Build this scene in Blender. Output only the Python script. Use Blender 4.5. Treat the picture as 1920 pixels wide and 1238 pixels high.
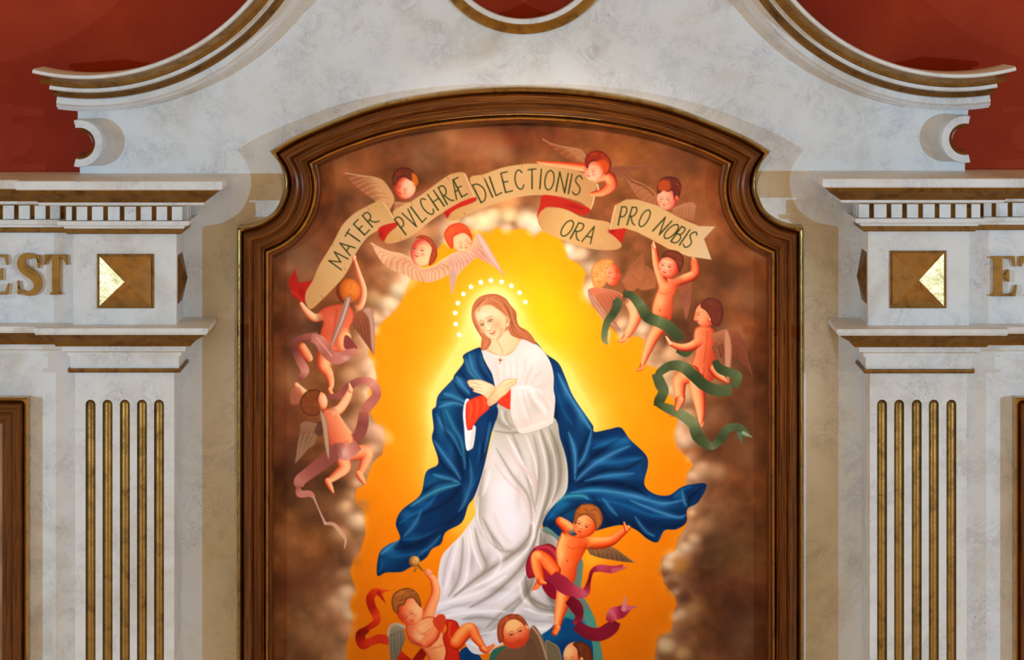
import bpy, math, random
from mathutils import Vector, geometry
for o in list(bpy.data.objects): bpy.data.objects.remove(o)
SC = bpy.context.scene
COL = SC.collection
# ---------------------------------------------------------------- camera, world, lamps, exposure
# the retable stands in the plane y = 0, the nave is towards -y; 400 photo pixels are one metre on that plane
DIST_CAM, CZ, VPY, MID = 15.0, 0.0, -50.0, 4.0
CZ = MID+(619-VPY)/400.0
cd = bpy.data.cameras.new('camera'); cam = bpy.data.objects.new('camera', cd); COL.objects.link(cam)
cam.location = (0, -DIST_CAM, CZ); cam.rotation_euler = (math.pi/2, 0, 0)
cd.sensor_width = 36; cd.lens = 36*DIST_CAM/4.8; cd.shift_y = -(CZ-MID)/4.8
SC.camera = cam
vs = SC.view_settings; vs.view_transform = 'Standard'; vs.look = 'None'; vs.gamma = 1; vs.use_curve_mapping = False; vs.exposure = 0.0
wd = bpy.data.worlds.new('church_air'); SC.world = wd; wd.use_nodes = True
wd.node_tree.nodes['Background'].inputs[0].default_value = (1.0, .625, .275, 1); wd.node_tree.nodes['Background'].inputs[1].default_value = .50
def lamp(name, loc, target, power, color, size, angle, blend):
    l = bpy.data.lights.new(name, 'SPOT'); l.energy = power; l.color = color; l.shadow_soft_size = size; l.spot_size = math.radians(angle); l.spot_blend = blend
    o = bpy.data.objects.new(name, l); COL.objects.link(o); o.location = loc
    o.rotation_euler = (Vector(target)-Vector(loc)).to_track_quat('-Z', 'Y').to_euler(); return o
LZ = CZ-(325-VPY)/400.0
lamp('side_spotlight', (-8, -8, LZ), (0, 0, 4), 1600, (.36, .69, 1), .06, 40, .3)
lamp('side_spotlight', (8, -8, LZ), (0, 0, 4), 1700, (.36, .69, 1), .06, 40, .3)
lamp('picture_spotlight', (.3, -9.5, 8.2), (.09, 0, 3.86), 4500, (1, .90, .77), .05, 17, 1.0)

def X(px, d=0): return (px-960)/400.0*(DIST_CAM-d)/DIST_CAM
def Z(py, d=0): return CZ-(py-VPY)/400.0*(DIST_CAM-d)/DIST_CAM

# ---------------------------------------------------------------- materials
def nmat(name):
    m = bpy.data.materials.new(name); m.use_nodes = True
    nt = m.node_tree; return m, nt, nt.nodes['Principled BSDF']
def N(nt, kind, **kw):
    n = nt.nodes.new(kind)
    for k, v in kw.items():
        if k in n.inputs.keys(): n.inputs[k].default_value = v
        else: setattr(n, k, v)
    return n
def cramp(nt, src, stops):
    r = nt.nodes.new('ShaderNodeValToRGB'); nt.links.new(src, r.inputs[0])
    e = r.color_ramp.elements
    while len(e) > 1: e.remove(e[-1])
    e[0].position = stops[0][0]; e[0].color = (*stops[0][1], 1)
    for p, c in stops[1:]:
        q = e.new(p); q.color = (*c, 1)
    return r.outputs[0]
def mixc(nt, f, a, b, mode='MIX'):
    m = nt.nodes.new('ShaderNodeMix'); m.data_type = 'RGBA'; m.blend_type = mode
    for s, i in ((f, 0), (a, 6), (b, 7)):
        if hasattr(s, 'links'): nt.links.new(s, m.inputs[i])
        elif i == 0: m.inputs[0].default_value = s
        else: m.inputs[i].default_value = (*s, 1)
    return m.outputs[2]
def coords(nt, scale=(1, 1, 1), off=(0, 0, 0)):
    t = nt.nodes.new('ShaderNodeTexCoord'); g = nt.nodes.new('ShaderNodeNewGeometry')
    mp = nt.nodes.new('ShaderNodeMapping'); nt.links.new(g.outputs['Position'], mp.inputs[0])
    mp.inputs['Scale'].default_value = scale; mp.inputs['Location'].default_value = off; return mp.outputs[0]
def bump(nt, b, src, s, d=.01):
    n = nt.nodes.new('ShaderNodeBump'); n.inputs['Strength'].default_value = s; n.inputs['Distance'].default_value = d
    nt.links.new(src, n.inputs['Height']); nt.links.new(n.outputs[0], b.inputs['Normal'])
def marble(name, off=(0, 0, 0)):
    m, nt, b = nmat(name); c = coords(nt, off=off)
    a = N(nt, 'ShaderNodeTexNoise', Scale=2.2, Detail=6.0, Roughness=.65, Distortion=.6); nt.links.new(c, a.inputs['Vector'])
    v = N(nt, 'ShaderNodeTexNoise', Scale=5.0, Detail=10.0, Roughness=.75, Distortion=1.6); nt.links.new(c, v.inputs['Vector'])
    s = N(nt, 'ShaderNodeTexNoise', Scale=46.0, Detail=4.0, Roughness=.7, Distortion=2.2); nt.links.new(c, s.inputs['Vector'])
    base = cramp(nt, a.outputs[0], [(.3, (.66, .60, .52)), (.46, (.80, .78, .74)), (.6, (.82, .81, .80)), (.75, (.72, .72, .75))])
    vein = cramp(nt, v.outputs[0], [(.40, (0, 0, 0)), (.485, (.30,)*3), (.5, (.55,)*3), (.515, (.18,)*3), (.62, (0, 0, 0))])
    spk = cramp(nt, s.outputs[0], [(.35, (.55,)*3), (.43, (0, 0, 0)), (.62, (0, 0, 0)), (.72, (.35,)*3)])
    msk = N(nt, 'ShaderNodeTexNoise', Scale=4.5, Detail=3.0, Roughness=.6); nt.links.new(c, msk.inputs['Vector'])
    mk = cramp(nt, msk.outputs[0], [(.42, (0, 0, 0)), (.62, (1, 1, 1))])
    f1 = mixc(nt, 1.0, vein, mk, 'MULTIPLY'); f2 = mixc(nt, 1.0, spk, mk, 'MULTIPLY')
    col = mixc(nt, f1, base, (.40, .39, .42)); col = mixc(nt, f2, col, (.30, .27, .26))
    nt.links.new(col, b.inputs['Base Color']); b.inputs['Roughness'].default_value = .38; b.inputs['Specular IOR Level'].default_value = .3
    bump(nt, b, s.outputs[0], .10, .004); return m
def gold(name, base, dark, rough=.36, metal=.85):
    m, nt, b = nmat(name); c = coords(nt)
    n = N(nt, 'ShaderNodeTexNoise', Scale=14.0, Detail=8.0, Roughness=.7, Distortion=.5); nt.links.new(c, n.inputs['Vector'])
    n2 = N(nt, 'ShaderNodeTexNoise', Scale=120.0, Detail=2.0); nt.links.new(c, n2.inputs['Vector'])
    nt.links.new(cramp(nt, n.outputs[0], [(.32, dark), (.5, base), (.72, tuple(min(1, x*1.25) for x in base))]), b.inputs['Base Color'])
    b.inputs['Metallic'].default_value = metal
    rr = cramp(nt, n.outputs[0], [(.3, (rough+.14,)*3), (.7, (rough-.06,)*3)]); nt.links.new(rr, b.inputs['Roughness'])
    bump(nt, b, n.outputs[0], .25, .006); return m
def wood(name):
    m, nt, b = nmat(name)
    fl = nt.nodes.new('ShaderNodeAttribute'); fl.attribute_name = 'flow'
    mp = nt.nodes.new('ShaderNodeMapping'); nt.links.new(fl.outputs['Vector'], mp.inputs[0]); mp.inputs['Scale'].default_value = (1.1, 34, 34); c = mp.outputs[0]
    n = N(nt, 'ShaderNodeTexNoise', Scale=3.0, Detail=8.0, Roughness=.6, Distortion=1.2); nt.links.new(c, n.inputs['Vector'])
    nt.links.new(cramp(nt, n.outputs[0], [(.3, (.035, .008, .002)), (.46, (.10, .025, .004)), (.6, (.20, .056, .007)), (.78, (.07, .018, .003))]), b.inputs['Base Color'])
    b.inputs['Roughness'].default_value = .26; b.inputs['Coat Weight'].default_value = .25; b.inputs['Specular IOR Level'].default_value = .35; b.inputs['Coat Roughness'].default_value = .12
    bump(nt, b, n.outputs[0], .06, .004); return m
def plaster(name):
    m, nt, b = nmat(name); c = coords(nt)
    n = N(nt, 'ShaderNodeTexNoise', Scale=1.3, Detail=6.0, Roughness=.6); nt.links.new(c, n.inputs['Vector'])
    n2 = N(nt, 'ShaderNodeTexNoise', Scale=90.0, Detail=3.0); nt.links.new(c, n2.inputs['Vector'])
    col = cramp(nt, n.outputs[0], [(.35, (.29, .027, .010)), (.55, (.37, .040, .013)), (.7, (.45, .058, .016))])
    nt.links.new(col, b.inputs['Base Color']); b.inputs['Roughness'].default_value = .85; b.inputs['Specular IOR Level'].default_value = .15
    bump(nt, b, n2.outputs[0], .35, .004); return m
MARBLE = marble('veined_cream_marble'); MARBLE2 = marble('veined_cream_marble_pilasters', (3.7, 1.1, 5.2))
GOLD = gold('gilding', (.40, .215, .05), (.20, .095, .022))
GOLDD = gold('dull_gilding', (.27, .14, .035), (.13, .06, .016), .45)
GOLDB = gold('bright_gilding', (.52, .33, .11), (.26, .14, .04), .2, 1.0)
GOLDP = gold('burnished_boss_gilding', (.50, .31, .13), (.30, .17, .06), .2, 1.0)
WOOD = wood('dark_mahogany'); RED = plaster('red_plaster')

# ---------------------------------------------------------------- mesh helpers
def mesh(name, V, F, mat, parent=None, smooth=False):
    me = bpy.data.meshes.new(name); me.from_pydata([tuple(v) for v in V], [], F); me.materials.append(mat)
    me.validate(); me.update()
    import bmesh
    bm = bmesh.new(); bm.from_mesh(me); bmesh.ops.recalc_face_normals(bm, faces=bm.faces); bm.to_mesh(me); bm.free()
    if smooth:
        me.polygons.foreach_set('use_smooth', [True]*len(me.polygons)); me.set_sharp_from_angle(angle=math.radians(32))
    o = bpy.data.objects.new(name, me); COL.objects.link(o)
    if parent:
        o.parent = parent; o.location = -parent.location
    return o
def empty(name, loc, label, cat, group=None):
    o = bpy.data.objects.new(name, None); COL.objects.link(o); o.location = loc; o['label'] = label; o['category'] = cat
    if group: o['group'] = group
    return o
def bevel(o, w, seg=2):
    b = o.modifiers.new('bevel', 'BEVEL'); b.width = w; b.segments = seg; b.limit_method = 'ANGLE'; b.angle_limit = math.radians(40); return o
def slab(outline, y0, y1, holes=()):
    """outline and holes as (x, z) loops, solid between y0 (front) and y1 (back)"""
    loops = [list(outline)]+[list(h) for h in holes]
    pts = [p for l in loops for p in l]
    tris = geometry.tessellate_polygon([[Vector((p[0], p[1], 0)) for p in l] for l in loops])
    n = len(pts); V = [(x, y0, z) for x, z in pts]+[(x, y1, z) for x, z in pts]
    F = [tuple(t) for t in tris]+[tuple(i+n for i in reversed(t)) for t in tris]; k = 0
    for l in loops:
        for i in range(len(l)):
            a, b = k+i, k+(i+1) % len(l); F.append((a, b, b+n, a+n))
        k += len(l)
    return V, F
def boxm(x0, x1, y0, y1, z0, z1): return slab([(x0, z0), (x1, z0), (x1, z1), (x0, z1)], y0, y1)
def join(parts):
    V, F = [], []
    for v, f in parts:
        k = len(V); V += list(v); F += [tuple(i+k for i in q) for q in f]
    return V, F
def wrap(xa, xb, d, prof, back=0.0, cut_left=None, cut_right=None):
    """a moulding whose profile (out, z) runs round a block: left return, front, right return.
    cut_left / cut_right: no return on that side; the bar ends there at x - k*out (meeting another return)"""
    V, F = [], []; n = len(prof)
    for i_, (o, z) in enumerate(prof):
        oc = o if o else prof[1][0] if i_ == 0 else prof[-2][0]
        if cut_left is None: V += [(xa-o, -back, z), (xa-o, -d-o, z)]
        else: V += [(cut_left[0]+cut_left[1]*oc, -back, z), (cut_left[0]+cut_left[1]*oc, -d-o, z)]
        if cut_right is None: V += [(xb+o, -d-o, z), (xb+o, -back, z)]
        else: V += [(cut_right[0]+cut_right[1]*oc, -d-o, z), (cut_right[0]+cut_right[1]*oc, -back, z)]
    for i in range(n-1):
        for j in range(3): F.append((i*4+j, i*4+j+1, (i+1)*4+j+1, (i+1)*4+j))
        F.append((i*4+3, i*4, (i+1)*4, (i+1)*4+3))
    F.append((0, 1, 2, 3)); F.append(tuple((n-1)*4+j for j in range(4)))
    return V, F
def offset(P, dist, closed=False):
    """shift an open (x, z) polyline to its right by dist, mitred"""
    out = []; n = len(P)
    for i in range(n):
        a = Vector(P[i-1]) if i > 0 else None; b = Vector(P[i]); c = Vector(P[i+1]) if i < n-1 else None
        d1 = (b-a).normalized() if a is not None else (c-b).normalized(); d2 = (c-b).normalized() if c is not None else d1
        n1 = Vector((d1.y, -d1.x)); n2 = Vector((d2.y, -d2.x)); m = (n1+n2).normalized()
        out.append(tuple(b+m*(dist/max(.35, m.dot(n1)))))
    return out
def sweep(path, prof, yb, side=1):
    """profile points (inset, out) swept along an (x, z) path; the solid is closed at depth yb behind"""
    rows = [[(x, -o, z) for x, z in offset(path, side*u)] for u, o in prof]
    rows.append([(x, -yb, z) for x, z in offset(path, side*prof[-1][0])]); rows.append([(x, -yb, z) for x, z in offset(path, side*prof[0][0])])
    m = len(path); V = [v for r in rows for v in r]; F = []; R = len(rows)
    for r in range(R):
        q = (r+1) % R
        for i in range(m-1): F.append((r*m+i, r*m+i+1, q*m+i+1, q*m+i))
    F.append(tuple(r*m for r in range(R))); F.append(tuple(r*m+m-1 for r in reversed(range(R))))
    return V, F
def spline(pts, n=8):
    out = []; N_ = len(pts)
    for i in range(N_-1):
        a, b, c, d = [Vector(pts[max(0, min(N_-1, j))]) for j in (i-1, i, i+1, i+2)]
        for k in range(n):
            t = k/n; out.append(tuple(.5*((2*b)+(c-a)*t+(2*a-5*b+4*c-d)*t*t+(3*b-a-3*c+d)*t**3)))
    out.append(tuple(pts[-1])); return out
def arc(cx, cz, r, a0, a1, n=40): return [(cx+r*math.cos(math.radians(a0+(a1-a0)*i/n)), cz+r*math.sin(math.radians(a0+(a1-a0)*i/n))) for i in range(n+1)]

# ---------------------------------------------------------------- the setting
YB = .14
o = mesh('wall_back', *boxm(-6, 6, YB, YB+.25, 0, 9), RED); o['kind'] = 'structure'
ZL = Z(1330, .1)                                     # everything below the frame of the photo ends here on a plinth
o = mesh('marble_back_panel', *boxm(X(150), X(1809), -.0, YB-.002, ZL, Z(421)), MARBLE); o['label'] = 'flat cream marble back panel of the altarpiece behind the picture frame and pilasters'; o['category'] = 'panel'

# ---------------------------------------------------------------- pediment
ped = empty('broken_pediment', (0, 0, Z(325)), 'cream marble broken pediment with curved gilded mouldings over the arched picture', 'pediment')
def PX(p): return (X(p[0]), Z(p[1]))
ylow = 421
def notch(cx, cy, r, left):
    pts = [(cx+r*math.cos(math.radians(a)), cy+r*math.sin(math.radians(a))) for a in ((-80, -60, -40, -20, 0, 20, 40, 60, 80))]
    return pts if left else [(2*cx-x, y) for x, y in pts]
left_edge = [(150, ylow), (150, 325), (150, 316)]+[(x, y) for x, y in reversed(notch(146, 271, 27.5, True))]+[(150, 230), (146, 222), (146, 198)]
La, Ra = (165, -264), (1790, -266)
def arcpx(c, r, a0, a1, n=36): return [(c[0]+r*math.cos(math.radians(a0+(a1-a0)*i/n)), c[1]+r*math.sin(math.radians(a0+(a1-a0)*i/n))) for i in range(n+1)]
lcurve = arcpx(La, 440, 92, 8); rcurve = arcpx(Ra, 440, 172, 88)
right_edge = [(1816, 198), (1814, 222), (1809, 230)]+[(x, y) for x, y in notch(1812, 263, 27.5, False)]+[(1809, 307), (1809, 325), (1809, ylow)]
top = [(640, -300), (760, -380), (975, -420), (1190, -380), (1310, -300)]
outline = [PX(p) for p in left_edge+lcurve+top+rcurve+right_edge]
hole = [PX(p) for p in arcpx((982, -113), 152, 0, 360, 72)[:-1]]
o = mesh('pediment_body', *slab(outline, -.004, YB-.002, [hole]), MARBLE, ped)
def arcband(c, a0, a1, prof, yb=0.0):
    """prof: (radius in px from the centre c, depth); swept between the two angles"""
    V, F = [], []; n = 64; rows = prof+[(prof[-1][0], yb), (prof[0][0], yb)]
    for r, d in rows:
        for i in range(n+1):
            a = math.radians(a0+(a1-a0)*i/n)
            V.append(((c[0]-960)/400*(15-.2)/15+r/400*(15-.2)/15*math.cos(a), -d, CZ-(c[1]-VPY)/400*(15-.2)/15-r/400*(15-.2)/15*math.sin(a)))
    R = len(rows); m = n+1
    for r in range(R):
        q = (r+1) % R
        for i in range(n): F.append((r*m+i, r*m+i+1, q*m+i+1, q*m+i))
    F.append(tuple(r*m for r in range(R))); F.append(tuple(r*m+n for r in reversed(range(R))))
    return V, F
for c, ends, s in ((La, (103.5, 102, 99.5, 98), 1), (Ra, (75, 77, 79.5, 81), -1)):
    far = 8 if s == 1 else 172
    mesh('cornice_lip', *arcband(c, ends[0], far, [(402, .34), (404, .355), (409, .355), (411, .345)]), MARBLE, ped, True)
    mesh('gilt_cove', *arcband(c, ends[1], far, [(411, .33), (413, .30), (418, .255), (424, .225), (429, .215)]), GOLD, ped, True)
    mesh('cornice_fillet', *arcband(c, ends[2], far, [(429, .205), (430, .215), (436, .215), (438, .205)]), MARBLE, ped, True)
    mesh('gilt_bead', *arcband(c, ends[2]-.6*s, far, [(438, .19), (440, .165), (444, .14), (450, .13)]), GOLDD, ped, True)
    mesh('fascia', *arcband(c, ends[3], far, [(450, .115), (452, .12), (463, .118), (466, .10), (471, .09), (472, .05), (476, .04)]), MARBLE, ped, True)
# scrolls at the two ends
for cx, cy, s in ((144, 271, 1), (1814, 263, -1)):
    a0, a1 = (-103, 103) if s == 1 else (77, 283)
    mesh('scroll_curl', *arcband((cx, cy), a0, a1, [(29, .05), (30, .12), (44, .12), (45, .11)], -.02), MARBLE, ped, True)
    mesh('gilt_scroll', *arcband((cx, cy), a0*.93 if s == 1 else 180-103*.93, a1*.93 if s == 1 else 180+103*.93, [(20, .03), (22, .06), (27, .085), (29.5, .09)], -.02), GOLD, ped, True)
# oval opening
mesh('opening_lip', *arcband((981.5, -115), 0, 360, [(151, .02), (152, .06), (161, .06), (162, .05)], -YB+.01), MARBLE, ped, True)
mesh('opening_gilt_moulding', *arcband((981.5, -115), 0, 360, [(162, .05), (166, .045), (172, .03), (180, .022), (181, .012)], .0), GOLD, ped, True)

# ---------------------------------------------------------------- the picture frame
def both(lo, li, n=8):
    return spline(lo, n), spline(li, n)
nO, nI = both([(443, 427), (481, 418), (512, 398), (527, 370), (532, 340), (524, 310), (505, 284)], [(510, 484), (541, 467), (568, 443), (590, 408), (600, 372), (601, 340), (596, 312)])
aO, aI = both([(505, 284), (549, 258), (635, 221), (696, 199), (758, 184), (830, 172), (900, 165), (975.5, 162)], [(596, 312), (640, 291), (700, 270), (755, 256), (810, 246), (865, 239), (920, 235), (975.5, 233)])
rightm = lambda p: (975.5+(975.5-p[0]), p[1])
def fullpath(bot, nn_, aa):
    half = [bot]+nn_+aa[1:]; full = half+[rightm(p) for p in reversed(half[:-1])]
    return [(X(p[0], .15), Z(p[1], .15)) for p in full]
pathO = fullpath((443, 1345), nO, aO); pathI = fullpath((510, 1345), nI, aI)
def flow(o, rows, path):
    """remember how far along and across the moulding each vertex lies, so the grain follows it"""
    L = [0.0]
    for a, b in zip(path, path[1:]): L.append(L[-1]+math.hypot(b[0]-a[0], b[1]-a[1]))
    at = o.data.attributes.new('flow', 'FLOAT_VECTOR', 'POINT'); m = len(path)
    for i, v in enumerate(at.data): v.vector = (L[i % m], rows[min(i//m, len(rows)-1)], rows[min(i//m, len(rows)-1)]*.7)
    return o
def ruled(name, prof, yb, mat, parent):
    """profile points (inset, out) run between the outer and the inner outline of the frame"""
    rows = [(t_, o) for t_, o in prof]+[(prof[-1][0], yb), (prof[0][0], yb)]; m = len(pathO); V = []; F = []; R = len(rows)
    for t_, o in rows:
        k = t_/(69/400)
        V += [(a[0]+(b[0]-a[0])*k, -o, a[1]+(b[1]-a[1])*k) for a, b in zip(pathO, pathI)]
    for r in range(R):
        q = (r+1) % R
        for i in range(m-1): F.append((r*m+i, r*m+i+1, q*m+i+1, q*m+i))
    F.append(tuple(r*m for r in range(R))); F.append(tuple(r*m+m-1 for r in reversed(range(R))))
    return flow(mesh(name, V, F, mat, parent, True), [r[0] for r in rows], pathO)
pic = empty('framed_painting', (X(975), 0, ZL), 'large arched religious painting in a dark wooden frame with gilt edges', 'painting')
u = lambda p: p/400.0
ruled('outer_gilt_edge', [(0, .03), (0, .13), (u(2), .148), (u(5), .156), (u(8), .152), (u(11), .14), (u(12), .13)], .004, GOLDB, pic)
ruled('wooden_frame', [(u(12), .12), (u(14), .145), (u(19), .168), (u(25), .178), (u(29), .174), (u(31), .16), (u(33), .152), (u(35), .158), (u(37), .156), (u(39), .142), (u(43), .14), (u(46), .132), (u(48), .12), (u(50), .124), (u(52), .118), (u(53), .10)], .0, WOOD, pic)
ruled('inner_gilt_bead', [(u(53), .10), (u(54), .112), (u(57), .12), (u(60), .114), (u(62), .10), (u(63), .085)], .0, GOLDB, pic)
ruled('inner_rebate', [(u(63), .085), (u(66), .08), (u(68.5), .06), (u(69), .03)], .0, WOOD, pic)
CANVAS_PATH = [(a[0]+(b[0]-a[0])*66/69, a[1]+(b[1]-a[1])*66/69) for a, b in zip(pathO, pathI)]

# ---------------------------------------------------------------- pilasters and entablatures
def prof(lst, d):
    """(out, photo row) to (out, z); a closing point at out = 0 keeps the level of its neighbour"""
    q = [[o, Z(py, d+o)] for o, py in lst]
    if lst[0][0] == 0: q[0][1] = q[1][1]
    if lst[-1][0] == 0: q[-1][1] = q[-2][1]
    return [tuple(p) for p in q]
def pilaster(side, dy, dyl, bx0, bx1, label):
    d = .32
    xa, xb = X(bx0, d), X(bx1, d)
    t = empty('pilaster', ((xa+xb)/2, 0, ZL), label, 'pilaster', 'marble pilasters beside the painting')
    P = lambda l: prof([(o, y+(dy if y < 500 else dyl)) for o, y in l], d)
    w = lambda name, l, m, back=.002: mesh(name, *wrap(xa, xb, d, P(l), back), m, t, True)
    # shaft with its five gilded flutes let into it
    sx0, sx1 = X(bx0+3.5, d), X(bx1-4.5, d)
    fl = []
    fc = (169.6, 201.5, 234, 266, 298) if side < 0 else (1654, 1686, 1719, 1751, 1784)
    r = 9.2/400; zt = Z(750+r*400, d)
    for c in fc:
        cx = X(c, d); fl.append([(cx-r, ZL+.02)]+[(cx-r*math.cos(math.pi*i/12), zt+r*math.sin(math.pi*i/12)) for i in range(13)]+[(cx+r, ZL+.02)])
    body = join([slab([(sx0, ZL), (sx1, ZL), (sx1, Z(699+dyl, d)), (sx0, Z(699+dyl, d))], -d, -d+.03, [list(reversed(f)) for f in fl]), boxm(sx0, sx1, -d+.03, -.002, ZL, Z(699+dyl, d))])
    mesh('shaft', *body, MARBLE2, t)
    for c in fc:                                     # a gilded rod with a rounded head lies in each flute
        cx = X(c, d); V = []; F = []; m = 9; rr = r*.97
        zs = [ZL+.02, zt]+[zt+rr*math.sin(a*math.pi/16)*.999 for a in range(1, 8)]; ss = [1, 1]+[math.cos(a*math.pi/16) for a in range(1, 8)]
        for z, s in zip(zs, ss):
            for k in range(m):
                a = math.pi*k/(m-1); V.append((cx-rr*s*math.cos(a), -d+.0295-s*.0255*math.sin(a), z))
        for i in range(len(zs)-1):
            for k in range(m-1): F.append((i*m+k, i*m+k+1, i*m+m+k+1, i*m+m+k))
            F.append((i*m+m-1, i*m, i*m+m, i*m+2*m-1))
        F.append(tuple(range(m))); F.append(tuple((len(zs)-1)*m+k for k in range(m)))
        mesh('gilt_flute', V, F, GOLD, t, True)
    # capital
    w('astragal', [(.0, 699), (.018, 699), (.024, 696), (.022, 691), (0, 691)], GOLDD)
    w('neck', [(.0, 690.5), (.012, 690.5), (.012, 666), (0.0, 666)], MARBLE2)
    w('echinus', [(.0, 667.8), (.022, 667.8), (.024, 661), (.045, 659), (.047, 647.5), (0, 647.5)], MARBLE2)
    w('lower_gilt_moulding', [(.0, 649.8), (.07, 649.8), (.078, 645), (.10, 638), (.135, 631), (.14, 629), (.0, 628.5)], GOLDD)
    w('lower_cornice', [(.0, 628.3), (.15, 628.3), (.158, 624), (.158, 616), (.15, 615.3), (0, 615)], MARBLE2)
    mesh('block', *boxm(xa, xb, -d, -.002, Z(615.3+dyl, d+.15), Z(435.5+dy, d)), MARBLE2, t)
    # pyramid boss in a shallow sunk frame
    px0, px1, py0, py1 = (182.5, 288.5, 476, 578) if side < 0 else (1668, 1774, 470, 578)
    a, b, c_, e_ = X(px0, d), X(px1, d), Z(py1, d), Z(py0, d)
    mesh('boss_surround', *slab([(a, c_), (b, c_), (b, e_), (a, e_)], -d-.006, -d+.001), GOLDD, t)
    q = .012; mx, mz = (a+b)/2, (c_+e_)/2
    V = [(a+q, -d-.006, c_+q), (b-q, -d-.006, c_+q), (b-q, -d-.006, e_-q), (a+q, -d-.006, e_-q), (a+q, -d-.012, c_+q), (b-q, -d-.012, c_+q), (b-q, -d-.012, e_-q), (a+q, -d-.012, e_-q), (mx, -d-.012-.035, mz)]
    mesh('pyramid_boss', V, [(3, 2, 1, 0), (0, 1, 5, 4), (1, 2, 6, 5), (2, 3, 7, 6), (3, 0, 4, 7), (4, 5, 8), (5, 6, 8), (6, 7, 8), (7, 4, 8)], GOLDP, t)
    # the same boss on the inner flank of the block
    xs = xb if side < 0 else xa; sg = 1 if side < 0 else -1; y0, y1 = -d+.05, -.06; my = (y0+y1)/2
    V = [(xs, y0, c_+q), (xs, y1, c_+q), (xs, y1, e_-q), (xs, y0, e_-q), (xs+sg*.035, my, mz)]
    mesh('flank_boss', V, [(0, 1, 2, 3), (0, 1, 4), (1, 2, 4), (2, 3, 4), (3, 0, 4)], GOLDD, t)
    # entablature of the block
    w('gilt_fillet', [(0, 439), (.022, 439), (.03, 437), (.032, 429), (0, 429)], GOLDD)
    w('architrave', [(0, 428.8), (.036, 428.8), (.04, 424), (.062, 423), (.066, 415), (0, 415)], MARBLE2)
    w('dentil_ground', [(0, 414.8), (.022, 414.8), (.022, 381), (0, 381)], GOLDD)
    gaps = (138, 167, 197, 228, 258.5, 288, 317) if side < 0 else (1635, 1667.6, 1697, 1727, 1758, 1788, 1818)
    end = (123, 341) if side < 0 else (1611, 1839)
    ed = [end[0]]+[v for g in gaps for v in (g-4.6, g+4.6)]+[end[1]]
    for i in range(0, len(ed), 2):
        bevel(mesh('dentil', *boxm(X(ed[i], d+.06), X(ed[i+1], d+.06), -d-.046, -d-.0225, Z(414+dy, d+.06), Z(388+dy, d+.06)), MARBLE2, t), .002)
    if side < 0: fx = [(xb+.0225, xb+.046)]
    else: fx = [(xa-.046, xa-.0225)]
    for k in range(2):
        yy = -d+.05+k*.10; bevel(mesh('dentil', *boxm(fx[0][0], fx[0][1], yy, yy+.055, Z(414+dy, d), Z(388+dy, d)), MARBLE2, t), .002)
    w('bed_moulding', [(0, 386), (.13, 386), (.14, 384), (.14, 380), (0, 380)], MARBLE2)
    w('upper_gilt_moulding', [(0, 379.8), (.142, 379.8), (.15, 376), (.168, 370), (.196, 364), (.205, 361), (.212, 355.5), (0, 355.5)], GOLDD)
    w('upper_cornice', [(0, 357), (.222, 357), (.23, 355), (.23, 341), (.225, 339.5), (0, 339)], MARBLE2)
    return t, xa, xb
tl, lxa, lxb = pilaster(-1, 0, 0, 137.5, 331, 'fluted marble pilaster left of the painting, after the gold letters EST')
tr, rxa, rxb = pilaster(1, -4.8, 1.5, 1627.5, 1817, 'fluted marble pilaster right of the painting, before the gold letters ET')

def glyph(ch):
    """serif capitals in a unit-high box: list of (outline, holes)"""
    if ch == 'E': return [[(0, 0), (.66, 0), (.70, .28), (.66, .28), (.58, .08), (.50, .055), (.32, .055), (.32, .465), (.40, .465), (.46, .36), (.50, .36), (.50, .66), (.46, .66), (.40, .535), (.32, .535), (.32, .945), (.48, .945), (.56, .92), (.62, .74), (.66, .74), (.64, 1), (0, 1), (0, .955), (.08, .94), (.08, .06), (0, .045)]]
    if ch == 'T': return [[(.22, 0), (.60, 0), (.60, .045), (.53, .06), (.53, .945), (.64, .93), (.76, .74), (.80, .74), (.78, 1), (.04, 1), (.02, .74), (.06, .74), (.18, .93), (.28, .945), (.28, .06), (.22, .045)]]
    c = spline([(.585, .80), (.52, .93), (.36, .975), (.20, .93), (.145, .80), (.20, .66), (.36, .54), (.50, .42), (.565, .26), (.50, .10), (.34, .03), (.17, .07), (.07, .22)], 5)
    w = [.014+.105*math.sin(math.pi*min(1, max(0, (i/(len(c)-1)-.06)/.88)))**.8 for i in range(len(c))]
    L, R_ = [], []
    for i, p in enumerate(c):
        a = Vector(c[max(0, i-1)]); b = Vector(c[min(len(c)-1, i+1)]); n = (b-a).normalized(); n = Vector((n.y, -n.x))
        L.append(tuple(Vector(p)+n*w[i])); R_.append(tuple(Vector(p)-n*w[i]))
    return [L+list(reversed(R_)), [(.56, .66), (.60, .66), (.60, .99), (.57, .99), (.53, .90)], [(.05, .01), (.08, .01), (.12, .10), (.09, .34), (.05, .34)]]
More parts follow.
